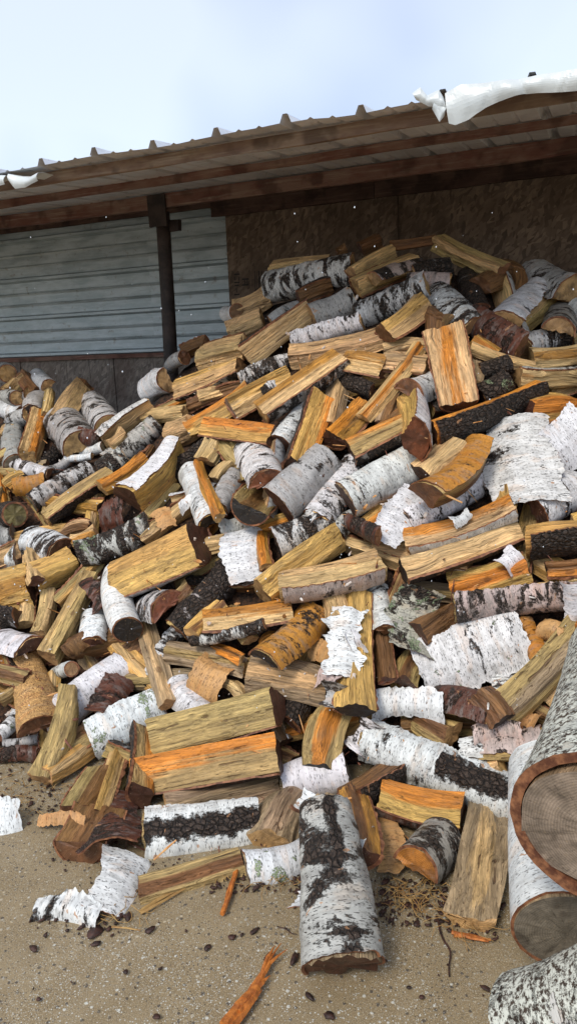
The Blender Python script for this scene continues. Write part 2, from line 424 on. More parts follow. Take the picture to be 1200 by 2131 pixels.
def mat_metal(name, c1, c2, dirt):
    b = NB(name); P, Q, rd = objvec(b, 5)
    n1 = b.noise(b.scale(Q, (1, 1, 4)), 4, 4, 0.6); n2 = b.noise(Q, 60, 4, 0.65)
    sc = b.noise(b.scale(Q, (3, 3, 90)), 1, 4, 0.6)
    col = b.mix(b.mapr(n1, 0.35, 0.65), c1, c2)
    col = b.mix(b.mapr(sc, 0.5, 0.7, 0, 0.25), col, tuple(v * 1.35 for v in c2))
    col = b.mix(b.mapr(b.noise(Q, 16, 5, 0.7), 0.58, 0.72, 0, 0.6), col, dirt)
    col = b.mix(b.mapr(n2, 0.64, 0.72, 0, 0.5), col, dirt)
    return b.fin(col, b.mapr(n1, 0.3, 0.7, 0.38, 0.55), b.bump(n1, 0.25, 0.01), 0.5, 0.3)
M['siding'] = mat_metal('galvanised_siding', (0.30, 0.36, 0.39), (0.46, 0.53, 0.57), (0.16, 0.12, 0.08))
M['roof'] = mat_metal('roof_sheet_metal', (0.60, 0.61, 0.63), (0.70, 0.71, 0.73), (0.25, 0.18, 0.12))
M['white_metal'] = mat_plain('white_flashing_metal', (0.50, 0.54, 0.55), (0.60, 0.64, 0.64), 6, 0.35, 0.3, 0.01, lo=0.3, hi=0.6, spec=0.5)

def mat_osb():
    b = NB('chipboard'); tc = b.new('ShaderNodeTexCoord')
    mp = b.new('ShaderNodeMapping'); mp.inputs['Rotation'].default_value = (0, 0, -math.atan2(EV[1], EV[0])); b.set(mp.inputs[0], tc.outputs['Object'])
    q = mp.outputs[0]
    cols = None; hh = None
    for i, (a, sc) in enumerate(((0.5, (18, 18, 55)), (-0.9, (50, 18, 14)), (1.3, (22, 18, 50)))):
        m2 = b.new('ShaderNodeMapping'); m2.inputs['Rotation'].default_value = (0, a, 0); b.set(m2.inputs[0], q)
        v = b.voro(b.scale(b.vmath('ADD', m2.outputs[0], b.math('MULTIPLY', b.noise(q, 11, 2), 0.03)), sc), 1)
        s = b.new('ShaderNodeSeparateColor'); b.set(s.inputs[0], v.outputs['Color'])
        c = b.mix(s.outputs[0], (0.09, 0.066, 0.05), (0.26, 0.19, 0.14))
        if cols is None: cols = c; hh = s.outputs[0]
        else:
            cols = b.mix(b.mapr(s.outputs[1], 0.5, 0.55), cols, c); hh = b.math('ADD', hh, s.outputs[0])
    col = b.mix(b.mapr(b.noise(q, 2.3, 4), 0.4, 0.65, 0, 0.6), cols, (0.07, 0.045, 0.03))
    return b.fin(col, 0.75, b.bump(hh, 0.5, 0.003), 0.25)
M['osb'] = mat_osb()
def mat_osbg():
    b = NB('grey_chipboard'); tc = b.new('ShaderNodeTexCoord')
    mp = b.new('ShaderNodeMapping'); mp.inputs['Rotation'].default_value = (0, 0, -math.atan2(EV[1], EV[0])); b.set(mp.inputs[0], tc.outputs['Object'])
    q = mp.outputs[0]; cols = None
    for a, sc in ((0.5, (18, 18, 70)), (-0.9, (60, 18, 14)), (1.3, (22, 18, 60))):
        m2 = b.new('ShaderNodeMapping'); m2.inputs['Rotation'].default_value = (0, a, 0); b.set(m2.inputs[0], q)
        v = b.voro(b.scale(b.vmath('ADD', m2.outputs[0], b.math('MULTIPLY', b.noise(q, 11, 2), 0.03)), sc), 1)
        s = b.new('ShaderNodeSeparateColor'); b.set(s.inputs[0], v.outputs['Color'])
        c = b.mix(s.outputs[0], (0.13, 0.11, 0.095), (0.30, 0.255, 0.22))
        cols = c if cols is None else b.mix(b.mapr(s.outputs[1], 0.5, 0.55), cols, c)
    cols = b.mix(b.mapr(b.noise(q, 3, 4), 0.45, 0.6, 0, 0.6), cols, (0.11, 0.075, 0.06))
    return b.fin(cols, 0.7, None, 0.3)
M['osbg'] = mat_osbg()

# ribbed steel siding: horizontal ribs, three sheets
s_l, hb = on_wall(-700, 745); s_482, _ = on_wall(482, 560)
hbase = on_wall(0, 747)[1]; htop = 2.55
def rib(u):
    """height of the ribbed profile at u metres (0.305 m repeat)"""
    u = u % 0.305
    if u < 0.045: return 0.036 * min(1, u / 0.013, (0.045 - u) / 0.013)
    for c in (0.125, 0.215):
        if abs(u - c) < 0.013: return 0.009 * (1 - abs(u - c) / 0.013)
    return 0.0
RIBU = [0, .013, .022, .032, .045, .112, .125, .138, .202, .215, .228]
def usteps(a, b):
    out = {a, b}; k = math.floor(a / .305) - 1
    while k * .305 < b + .305:
        for u in RIBU:
            if a < k * .305 + u < b: out.add(k * .305 + u)
        k += 1
    return sorted(out)
def siding(sa, sb, off, d0):
    us = usteps(0, htop - hbase); V = []; F = []; ns = 14
    for i in range(ns + 1):
        s = sa + (sb - sa) * i / ns
        for u in us:
            V.append(WP(s, hbase + u, d0 + rib(u + off) + 0.004 * float(vn(s * 1.7, u * 2.0, 4))))
    m = len(us)
    for i in range(ns):
        for j in range(m - 1):
            a = i * m + j; F.append((a, a + 1, a + m + 1, a + m))
    # back skin, 1 mm behind
    return part('siding_panel', V, F, M['siding'])
siding(s_l, on_wall(-150, 600)[0], 0.0, 0.004)
siding(on_wall(-150, 600)[0] - .02, on_wall(320, 600)[0], 0.0, 0.007)
siding(on_wall(320, 600)[0] - .02, s_482 + .4, 0.0, 0.011)
# lower boards of chipboard under the siding
cuts = [s_l] + [on_wall(x, 780)[0] for x in (-420, -160, 48, 143, 191, 241, 395, 560)]
for i in range(len(cuts) - 1):
    wbox('chipboard_panel', cuts[i] + .003, cuts[i + 1] - .003, -0.02, hbase + .001, -0.01, 0.012 + (i % 3) * .003, M['osbg'])
wbox('trim_board', s_l, s_482 - .01, hbase - .03, hbase + .004, 0.0, 0.052, M['redwood'], rough=.002, n=24)
# chipboard right of the siding
sR = on_wall(1900, 560)[0]
edges = [s_482, s_482 + 1.22, s_482 + 2.44, sR]
for i in range(3):
    bd = wbox('chipboard_panel', edges[i] + .001, edges[i + 1] + (.03 if i < 2 else 0), -.02, 2.47, 0.05 - .014 * (i % 2), 0.062 - .014 * (i % 2), M['osb'])
    if i == 0: OSB0 = bd
wbox('header_board', s_482 - .1, s_482 + 1.1, 2.456, 2.572, 0.064, 0.085, M['darkwood'], rough=.003, n=16, seed=3)
wbox('header_board', s_482 + 1.104, sR, 2.456, 2.572, 0.064, 0.087, M['darkwood'], rough=.003, n=16, seed=5)
wbox('header_board', s_l, s_482 - .104, 2.525, 2.566, 0.045, 0.07, M['darkwood'], rough=.003, n=16, seed=6)
wbox('wall_stud', s_l, sR, 2.40, 2.60, -.12, -.04, M['darkwood'])
# stamp on the chipboard
M['stamp'] = mat_plain('black_stamp_ink', (0.012, 0.010, 0.010), (0.03, 0.022, 0.02), 80, 0.7, 0, 0.001)
def flat_stamp():
    V = []; F = []
    def rect(s0, s1, h0, h1):
        a = len(V)
        for s, h in ((s0, h0), (s1, h0), (s1, h1), (s0, h1)): V.append(WP(s, h, 0.0665))
        F.append((a, a + 1, a + 2, a + 3))
    sx, hy = on_wall(492, 598, .06); u = 0.0029
    hx = hy
    # two rotated blocks of printing and a code bar
    def blk(px, py, pw, ph):
        s0, h1 = on_wall(px, py, .06); s1, h0 = on_wall(px + pw, py + ph, .06); rect(s0, s1, h0, h1)
    for (x, y, w, h) in ((488, 570, 11, 2), (488, 576, 2, 8), (497, 576, 2, 8), (488, 587, 11, 2), (489, 593, 9, 2), (492, 600, 2, 9), (488, 612, 11, 2),
                         (504, 580, 14, 2), (504, 592, 14, 2), (509, 582, 2, 10), (514, 582, 2, 10),
                         (530, 564, 3, 44), (535, 564, 1, 44), (538, 564, 4, 44), (544, 564, 2, 20), (544, 588, 2, 20)):
        blk(x, y, w, h)
    me = mesh('grade_stamp', V, F); me.transform(SHI)
    o = link('grade_stamp', me, M['stamp'], OSB0, False)
    return o
flat_stamp()

# roof: sheets falling towards the camera, eave near D=3.2
DE = (WD - 3.2) * math.cos(math.atan2(-EV[1], EV[0]))    # distance of eave in front of the wall
HE, HW = 2.378, 2.578
def roof_h(d): return HW + (HE - HW) * d / DE
def roof_sheet(sa, sb, k):
    us = usteps(sa, sb); nd = 10; V = []; F = []
    jag = rnd.uniform(-.01, .012)
    for i in range(nd + 1):
        d = -0.25 + (DE + 0.13 + jag + .25) * i / nd
        for u in us:
            bend = 0.006 * float(vn(u * 3, d * 2, 8)) + (0.010 * float(vn(u * 5, 1, 9)) if i == nd else 0)
            V.append(WP(u, roof_h(d) + rib(u) * .85 + bend + .002 * (k % 2), d))
    m = len(us)
    for i in range(nd):
        for j in range(m - 1):
            a = i * m + j; F.append((a, a + 1, a + m + 1, a + m))
    return part('roof_panel', V, F, M['roof'])
s0 = -6.405
for k in range(12): roof_sheet(s0 + k * .915, s0 + (k + 1) * .915 + .03, k)
sa, sb = -6.4, 4.4
wbox('purlin', sa, sb, roof_h(DE) - .052, roof_h(DE) - .004, DE - .02, DE, M['eavewood'], rough=.004, n=60, seed=1)
D2, D3 = 1.35, .75
wbox('purlin', sa, sb, roof_h(D2) - .040, roof_h(D2) - .004, D2 - .02, D2, M['redwood'], rough=.004, n=50, seed=2)
wbox('beam', sa, sb, roof_h(D3) - .085, roof_h(D3) - .004, D3 - .03, D3, M['redwood'], rough=.004, n=50, seed=7)
# the post that carries the beam
pt = on_wall(330, 470, D3); pbm = on_wall(341, 780, D3)
def post():
    V = []; F = []; n = 14; m = 16
    r0 = 0.046
    for i in range(n + 1):
        t = i / n; s = pt[0] + (pbm[0] - pt[0]) * (t * (2.44) / (2.44 - pbm[1])) * 1.0
        s = pt[0] + (pbm[0] - pt[0]) * t * 2.3 / 1.0 * .42
        h = 2.40 * (1 - t)
        for j in range(m):
            a = 2 * math.pi * j / m
            rr = r0 * (1 + .05 * float(vn(i * .7, j * 1.1)))
            V.append(WP(s + rr * math.cos(a), h, D3 - .06 + rr * math.sin(a)))
    for i in range(n):
        for j in range(m):
            a = i * m + j; b_ = i * m + (j + 1) % m; F.append((a, b_, b_ + m, a + m))
    F.append(tuple(range(m - 1, -1, -1))); F.append(tuple(range(n * m, n * m + m)))
    return part('post', V, F, M['postwood'], smooth=True)
post()
wbox('post_bracket', pt[0] - .06, pt[0] + .07, roof_h(D3) - .20, roof_h(D3) - .008, D3 + .002, D3 + .018, M['postwood'], rough=.006, n=4, seed=12)
wbox('post_bracket', pt[0] + .02, pt[0] + .11, roof_h(D3) - .22, roof_h(D3) - .15, D3 - .10, D3 - .055, M['postwood'], rough=.006, n=4, seed=13)

# crumpled white eave flashing
def flashing(pts_top, pts_bot, seed, label):
    """pts in pixels, laid on a plane just in front of the eave, wrapped back over the roof edge"""
    d = DE + .13; nu = 90
    T = np.array([[*on_wall(x, y, d)] for x, y in pts_top]); B = np.array([[*on_wall(x, y, d)] for x, y in pts_bot])
    def res(A):
        L = np.concatenate([[0], np.cumsum(np.linalg.norm(np.diff(A, axis=0), axis=1))]); q = np.linspace(0, L[-1], nu)
        return np.stack([np.interp(q, L, A[:, 0]), np.interp(q, L, A[:, 1])], 1)
    T, B = res(T), res(B); V = []; F = []; nv = 9
    for i in range(nu):
        for j in range(-3, nv + 1):
            if j < 0:
                s, h = T[i]; dd = d + j * .035; h = h + .004 - j * .001
            else:
                t = j / nv; s, h = T[i] * (1 - t) + B[i] * t; dd = d + .012 * math.sin(t * 3)
            c = .012 * float(fbm(s * 5, h * 6, 0, seed)) + .012 * abs(float(vn(s * 13 + h * 8, h * 2, 0, seed + 3))) + .003 * abs(float(vn(s * 40 - h * 20, h * 8, 0, seed + 4)))
            V.append(WP(s, h + (.006 * float(vn(s * 8, 3, 0, seed)) if j < 0 else 0), dd + c))
    m = nv + 4
    for i in range(nu - 1):
        for j in range(m - 1):
            a = i * m + j; F.append((a, a + m, a + m + 1, a + 1))
    o = part('eave_flashing', V, F, M['white_metal'], smooth=False)
    mo = o.modifiers.new('t', 'SOLIDIFY'); mo.thickness = .0015
    o['label'] = label
    return o
flashing([(926, 196), (960, 178), (1020, 172), (1080, 166), (1140, 154), (1200, 146), (1400, 120)],
         [(934, 258), (948, 262), (975, 250), (1010, 225), (1040, 212), (1090, 196), (1200, 190), (1400, 160)], 5, 'long crumpled white eave flashing')
flashing([(858, 196), (874, 183), (888, 200), (912, 188), (922, 205)], [(866, 208), (892, 222), (900, 222), (918, 234), (930, 228)], 11, 'small torn scrap of white flashing')
flashing([(905, 213), (920, 212), (930, 225)], [(900, 228), (915, 255), (925, 240)], 15, 'small hanging scrap of white flashing')
flashing([(20, 363), (40, 368), (60, 370), (80, 360)], [(24, 380), (34, 393), (55, 390), (80, 376)], 21, 'torn white flashing at left end of eave')
flashing([(-60, 380), (0, 366), (14, 366)], [(-60, 396), (0, 388), (14, 384)], 25, 'grey bent flashing end')
# ---------------------------------------------------------------- the heap's surface
CT = [(-250, 1560, 2.5), (0, 1600, 2.36), (60, 1650, 2.28), (280, 1850, 1.92), (500, 1800, 2.0), (620, 1850, 1.9), (850, 1850, 1.93), (1000, 1900, 1.8), (1200, 2050, 1.6),
      (0, 1400, 2.72), (0, 1200, 3.2), (0, 1000, 3.9), (0, 880, 4.45), (0, 780, 4.9), (200, 830, 4.5), (330, 790, 4.25), (200, 1000, 3.7), (200, 1200, 3.1),
      (200, 1450, 2.6), (200, 1600, 2.33), (450, 720, 4.1), (450, 900, 3.5), (450, 1100, 3.0), (450, 1300, 2.65), (450, 1500, 2.4), (450, 1700, 2.17), (480, 640, 4.25), (650, 580, 4.0),
      (700, 800, 3.4), (700, 1000, 3.0), (700, 1200, 2.7), (700, 1450, 2.38), (700, 1650, 2.15), (950, 510, 3.9), (950, 700, 3.35), (950, 900, 2.95),
      (950, 1100, 2.68), (950, 1300, 2.45), (950, 1500, 2.25), (950, 1700, 2.08), (1200, 600, 3.6), (1200, 800, 3.1), (1200, 1000, 2.7), (1200, 1200, 2.45),
      (1200, 1400, 2.25), (1200, 1700, 1.9), (1450, 700, 3.1), (1450, 1300, 2.2), (-250, 800, 5.4), (-250, 1200, 3.4)]
_c = np.array(CT); _X = _c[:, :2] / 1000.0; _n = len(_X)
def _phi(r2): return np.where(r2 > 1e-12, 0.5 * r2 * np.log(np.maximum(r2, 1e-12)), 0)
_r2 = ((_X[:, None] - _X[None]) ** 2).sum(-1)
_A = np.zeros((_n + 3, _n + 3)); _A[:_n, :_n] = _phi(_r2) + np.eye(_n) * 0.004
_A[:_n, _n] = 1; _A[:_n, _n + 1:] = _X; _A[_n, :_n] = 1; _A[_n + 1:, :_n] = _X.T
_w = np.linalg.solve(_A, np.concatenate([1 / _c[:, 2], [0, 0, 0]]))
def depth(px, py):
    q = np.array([min(max(px, -300), 1500), min(max(py, 480), 2100)]) / 1000.0
    return 1 / max(float(_phi(((q - _X) ** 2).sum(-1)) @ _w[:_n] + _w[_n] + _w[_n + 1:] @ q), 0.12)
def ground_range(px, py, zmin=0.0):
    r = ray(px, py)
    return (CAM[2] - zmin) / -r[2] if r[2] < -1e-3 else 99.0
def surf(px, py, off=0.0, zmin=0.0):
    """a point of the heap's surface under a pixel, raised by off, never below zmin"""
    r = ray(px, py); rg = min(depth(px, py) / r[1], ground_range(px, py, 0.02)) - off
    return CAM + r * min(rg, ground_range(px, py, zmin))

GX0, GY0, GS = -320, 440, 10
NGX, NGY = 190, 175
E = np.full((NGX, NGY), -0.06)
COVER = np.zeros((NGX, NGY), bool)
def footprint(ax, ay, bx, by, w):
    L = math.hypot(bx - ax, by - ay) or 1.0
    ux, uy = (bx - ax) / L, (by - ay) / L
    gx = GX0 + (np.arange(NGX) + .5) * GS; gy = GY0 + (np.arange(NGY) + .5) * GS
    x, y = np.meshgrid(gx, gy, indexing='ij')
    t = ((x - ax) * ux + (y - ay) * uy) / L; v = (-(x - ax) * uy + (y - ay) * ux) / (w / 2)
    m = (t >= 0) & (t <= 1) & (abs(v) <= 1)
    return m, t, v

def section(theta, cut, nf, na):
    """outline of the cross-section for R = 1: points, tag (0 split face, 1 arc)"""
    h = math.radians(theta) / 2
    if theta >= 359:
        a = np.linspace(-math.pi, math.pi, na * 2, endpoint=False)
        return np.stack([np.cos(a), np.sin(a)], 1), np.ones(len(a), int)
    arc = np.linspace(-h, h, na)
    A = np.stack([np.cos(arc), np.sin(arc)], 1)
    e0, e1 = A[0], A[-1]
    if theta >= 150:
        t = np.linspace(0, 1, nf * 2 + 1)[1:-1, None]
        Fc = e1 * (1 - t) + e0 * t
        Fc[:, 0] += 0.05 * np.sin(t[:, 0] * math.pi) * (1 if theta < 185 else 0)
        P = np.concatenate([A, Fc]); tg = np.array([1] * na + [0] * len(Fc))
    else:
        c0, c1 = e0 * cut, e1 * cut
        t = np.linspace(0, 1, nf)[1:, None]
        F1 = e1 * (1 - t) + c1 * t; F2 = c0 * (1 - t) + e0 * t
        if cut < 0.05: F2 = F2[:-1]
        else:
            F2 = np.concatenate([[c0], F2[:-1]])
        P = np.concatenate([A, F1, F2]); tg = np.array([1] * na + [0] * (len(F1) + len(F2)))
    return P, tg

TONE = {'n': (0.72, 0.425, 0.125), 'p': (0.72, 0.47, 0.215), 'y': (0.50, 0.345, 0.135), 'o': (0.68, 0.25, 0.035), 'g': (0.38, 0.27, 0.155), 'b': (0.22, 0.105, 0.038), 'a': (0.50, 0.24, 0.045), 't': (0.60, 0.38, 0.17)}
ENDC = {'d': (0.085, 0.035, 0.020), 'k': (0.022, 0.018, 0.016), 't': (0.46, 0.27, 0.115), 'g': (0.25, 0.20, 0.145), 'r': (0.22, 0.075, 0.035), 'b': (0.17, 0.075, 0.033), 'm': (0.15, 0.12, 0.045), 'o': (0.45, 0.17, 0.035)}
BARK = {'w': ((0.70, 0.695, 0.685), 0.34), 'c': ((0.77, 0.775, 0.775), 0.12), 's': ((0.42, 0.41, 0.39), 0.38), 'm': ((0.58, 0.57, 0.55), 0.58), 'b': ((0.34, 0.31, 0.29), 0.88),
        'x': ((0.56, 0.44, 0.40), 0.42), 'r': ((0.11, 0.036, 0.020), 0.48), 't': ((0.60, 0.36, 0.13), 0.10), 'L': ((0.40, 0.38, 0.31), 0.50), 'a': ((0.50, 0.22, 0.035), 0.35),
        'i': ((0.60, 0.33, 0.13), 0.0), 'l': ((0.50, 0.49, 0.44), 0.40), 'g': ((0.36, 0.34, 0.31), 0.45)}
def vary(c, k, rr):
    a = 1 + rr.uniform(-k, k)
    return [float(min(0.9, v * a * (1 + rr.uniform(-k, k) * .35))) for v in c]

def frame(A, B):
    a = (B - A) / np.linalg.norm(B - A); v = CAM - (A + B) / 2; v /= np.linalg.norm(v)
    n = v - np.dot(v, a) * a; n /= np.linalg.norm(n)
    s = np.cross(a, n)
    if -np.dot(s, up) + 0.5 * np.dot(s, rt) < 0: s = -s
    return a, n, s

def warpf(L, rr, bend=0.014, taper=None):
    bend = bend * (2.0 if rr.random() < .3 else 1); bx, by = rr.uniform(-bend, bend), rr.uniform(-bend, bend); tw = rr.uniform(-.16, .16); tp = rr.uniform(-.07, .07)
    if taper is not None: tp = taper; tw = 0
    def f(P):
        t = P[:, 2] / (L / 2)
        a = tw * t; s = 1 + tp * t
        x = (P[:, 0] * np.cos(a) - P[:, 1] * np.sin(a)) * s + bx * (t * t - .4)
        y = (P[:, 0] * np.sin(a) + P[:, 1] * np.cos(a)) * s + by * (t * t - .4)
        return np.stack([x, y, P[:, 2]], 1)
    return f

def shell(theta, Rr, L, th, rag, rr, warp, seed, rough, over=0.0, sheet=False, curl=0.0):
    """bark: a curved, ragged-edged shell with real thickness"""
    full = theta >= 359
    h = math.radians(theta) / 2; arc = Rr * h
    du = 0.009 if not sheet else 0.007
    nu = int(min(46, max(8, 2 * arc / du)))
    nz_ = int(min(90, max(14, L / (0.0062 if (rag > 0 or sheet) else 0.014))))
    u = np.linspace(-1, 1, nu + 1); t = np.linspace(-1, 1, nz_ + 1)
    U, T = np.meshgrid(u, t, indexing='ij')
    if not full:
        zt = (t * L / 2)
        def edge(sd):
            k = 0.010
            step = hsh(np.floor(zt / k).astype(np.int64), np.int64(sd), np.int64(3), seed)
            low = fbm(zt * 14, sd * 3.3, 0, seed, 2)
            return rag * (0.22 * step + 1.15 * low + .25 * np.clip(fbm(zt * 60, sd, 5, seed, 2), 0, 1) + .12) + 0.004 * vn(zt * 120, sd, 0, seed)
        e0, e1 = edge(1), edge(2)
        s0, s1 = -arc - e0, arc + e1
        S = s0[None] * (1 - U) / 2 + s1[None] * (1 + U) / 2
    else:
        S = U * arc
    z0 = np.abs(fbm(u * arc * 30, 5, 0, seed, 3)) * (.009 + rag * .25) - over
    z1 = np.abs(fbm(u * arc * 30, 9, 0, seed, 3)) * (.009 + rag * .25) - over
    if full: z0[-1] = z0[0]; z1[-1] = z1[0]
    if sheet:
        st = hsh(np.arange(nu + 1).astype(np.int64), np.int64(1), np.int64(2), seed); z0 = z0 + rag * .22 * st
        st = hsh(np.arange(nu + 1).astype(np.int64), np.int64(7), np.int64(2), seed); z1 = z1 + rag * .22 * st
    Zc = (-L / 2 + z0)[:, None] * (1 - T) / 2 + (L / 2 - z1)[:, None] * (1 + T) / 2
    ang = np.clip(S / Rr, -h, h); ex = S - ang * Rr
    if full:
        nzv = fbm(np.cos(ang) * Rr * 45, np.sin(ang) * Rr * 45, Zc * 30, seed, 3)
    else:
        nzv = fbm(S * 45, Zc * 32, 0, seed, 3)
    lift = np.abs(ex) * 0.45 + ex * ex * 9 * (1 + vn(Zc * 20, 2, 0, seed))
    lift = lift + (0.004 * np.clip(fbm(S * 22, Zc * 9, 3, seed) - .1, 0, 1) * 3 if not full else 0)
    lift = lift + curl * (T ** 2) * (0.6 + .4 * vn(S * 20, 1, 0, seed))
    if sheet: lift = lift + .30 * np.clip(np.abs(S) - arc * .62, 0, 1) ** 2 / max(arc, .01) * (1 + 1.5 * vn(Zc * 9, 7, 0, seed)) + .008 * fbm(S * 6, Zc * 6, 0, seed + 5, 2)
    V = []
    for base in (Rr + th + rough * nzv, Rr + 0.0006 + 0 * nzv):
        rad = base + lift
        x = rad * np.cos(ang) - ex * np.sin(ang); y = rad * np.sin(ang) + ex * np.cos(ang)
        V.append(np.stack([x, y, Zc], -1).reshape(-1, 3))
    uv = np.stack([S, Zc], -1).reshape(-1, 2)
    V = np.concatenate(V); V = warp(V); uv = np.concatenate([uv, uv])
    nn = (nu + 1) * (nz_ + 1); idx = np.arange(nn).reshape(nu + 1, nz_ + 1)
    q = np.stack([idx[:-1, :-1], idx[1:, :-1], idx[1:, 1:], idx[:-1, 1:]], -1).reshape(-1, 4)
    F = [q, q[:, ::-1] + nn]
    mi = [np.zeros(len(q)), np.ones(len(q))]
    ring = np.concatenate([idx[:-1, 0], idx[-1, :-1], idx[::-1, -1][:-1], idx[0, ::-1][:-1]])
    nxt = np.roll(ring, -1)
    qq = np.stack([ring, ring + nn, nxt + nn, nxt], -1); F.append(qq); mi.append(np.ones(len(qq)))
    return V, np.concatenate(F), np.concatenate(mi).astype(int), uv

def set_bark(o, code, rr, lich=0.0):
    c, d = BARK[code]
    o['barkc'] = vary(c, .07, rr); o['dark'] = float(min(.95, max(0, d + rr.uniform(-.10, .10)))) if d > .1 else d
    o['crust'] = 0.0; o['stripe'] = -0.2; o['stripe_at'] = 0.0; o['stripe_end'] = 9.0
    o['lichen'] = lich; o['tracks'] = 0.9 if code == 't' else (0.12 if code in 'ria' else 0.0)

def build_log(A, B, w, phi, theta, wood, ends, bark, thb=None, taper=None, wob=.05, stripe=None, rag=0.0, cut=None, seed=1, name='firewood_log', lich=0.0, q=1.0, nolabel=False, rough=1.0):
    rr = random.Random(seed); L = float(np.linalg.norm(B - A)); a, n, s = frame(A, B)
    if cut is None: cut = rr.choice([0, 0, 0.12, 0.28]) if theta < 150 else 0
    nf = max(5, int(11 * q)); na = max(6, int((6 + theta / 14) * q))
    P, tg = section(theta, cut, nf, na)
    ph = math.radians(phi)
    Xd = math.cos(ph) * n + math.sin(ph) * s; Yd = np.cross(a, Xd)
    ls = P[:, 0] * np.dot(Xd, s) + P[:, 1] * np.dot(Yd, s); ln = P[:, 0] * np.dot(Xd, n) + P[:, 1] * np.dot(Yd, n)
    Rr = w / (ls.max() - ls.min()); cs, cn = (ls.max() + ls.min()) / 2 * Rr, (ln.max() + ln.min()) / 2 * Rr
    org = (A + B) / 2 - cs * s - cn * n
    root = empty(name)
    root.matrix_world = Matrix(((Xd[0], Yd[0], a[0], org[0]), (Xd[1], Yd[1], a[1], org[1]), (Xd[2], Yd[2], a[2], org[2]), (0, 0, 0, 1)))
    warp = warpf(L, rr, taper=taper)
    wv = 1 + wob * vn(P[:, 0] * 1.6, P[:, 1] * 1.6, seed * .7, seed)
    if thb is None: thb = {'b': .010, 'm': .008, 'L': .011, 'g': .008, 'r': .006}.get(bark, .0065) if bark else 0
    Rw = Rr - thb if bark else Rr
    ns = max(8, int(22 * q)); m = len(P)
    Pn = P * Rw * (wv if (theta >= 359 and thb > .015) else np.ones(len(P)))[:, None]
    if thb > .015: Pn *= .97
    # outward normals of the outline
    d = np.roll(P, -1, 0) - np.roll(P, 1, 0); nr = np.stack([d[:, 1], -d[:, 0]], 1); nr /= np.linalg.norm(nr, axis=1)[:, None] + 1e-9
    cum = np.concatenate([[0], np.cumsum(np.linalg.norm(np.diff(Pn, axis=0), axis=1))])
    kx, ky = rr.uniform(-.10, .10), rr.uniform(-.10, .10)
    kx2, ky2 = rr.uniform(-.10, .10), rr.uniform(-.10, .10)
    amp = (0.0085 * rr.uniform(.6, 1.6)) * rough
    V = []
    for i in range(ns + 1):
        t = i / ns * 2 - 1; z = t * L / 2 + np.zeros(m)
        z = z + np.where(t < 0, -t * (kx * Pn[:, 0] + ky * Pn[:, 1]), t * (kx2 * Pn[:, 0] + ky2 * Pn[:, 1]))
        dn = amp * 1.15 * fbm(cum * 24, z * 3.2, seed * .37, seed, 2) + amp * .42 * vn(cum * 120, z * 5, 1, seed)
        # a torn step now and then
        dn = dn + amp * 1.3 * np.clip(vn(cum * 30 + 7, z * 1.4, 2, seed) - .35, 0, .25) * 2
        z = z + (.004 * vn(cum * 60, t * 3 + 5, 0, seed) * rough if i in (0, ns) and q < 1.9 else 0)
        dn = np.where(tg == 0, dn, dn * (0.0 if bark else .8))
        V.append(np.stack([Pn[:, 0] + nr[:, 0] * dn, Pn[:, 1] + nr[:, 1] * dn, z], 1))
    V = np.concatenate(V); V = warp(V)
    F = []
    jj = np.arange(m); j2 = (jj + 1) % m
    for i in range(ns):
        F.append(np.stack([i * m + jj, i * m + j2, (i + 1) * m + j2, (i + 1) * m + jj], 1))
    F = np.concatenate(F)
    me = mesh('wood', V, F); wo_ = link('wood', me, M['split'], root); me.set_sharp_from_angle(angle=R(42))
    wo_['sap'] = vary(TONE[wood[0]], .13, rr); wo_['heart'] = vary(TONE[wood[1]], .13, rr); wo_['radius'] = float(Rr)
    for e, base in ((0, 0), (1, ns * m)):
        ring = V[base:base + m]; c = ring.mean(0); CV = [ring]
        for k in (0.66, 0.33): 
            p = c + (ring - c) * k; p[:, 2] += (.0025 * fbm(p[:, 0] * 60, p[:, 1] * 60, e, seed, 2)) * rough; CV.append(p)
        CV = np.concatenate(CV + [c[None]]); CF = []
        for r_ in range(2):
            for j in range(m): CF.append((r_ * m + j, r_ * m + (j + 1) % m, (r_ + 1) * m + (j + 1) % m, (r_ + 1) * m + j))
        for j in range(m): CF.append((2 * m + j, 2 * m + (j + 1) % m, 3 * m))
        if e == 0: CF = [f[::-1] for f in CF]
        co = link('cut_end', mesh('cut_end', CV, CF), M['end'], root)
        co['endc'] = vary(ENDC[ends[min(e, len(ends) - 1)]], .15, rr)
    if bark:
        bt = math.degrees(2 * math.asin(1)) if False else theta
        V, F, mi, uv = shell(bt, Rw - .001, L, thb + .001, rag, rr, warp, seed, {'b': .0045, 'm': .003, 'L': .004, 'g': .003, 'r': .002}.get(bark, .0012) * rough, over=.002)
        me = mesh('bark', V, F, mi, uv); bo = link('bark', me, [M['bark'], M['inner']], root)
        me.set_sharp_from_angle(angle=R(50))
        set_bark(bo, bark, rr, lich)
        if stripe: bo['stripe'], bo['stripe_at'], bo['stripe_end'] = stripe
    return root, Rr

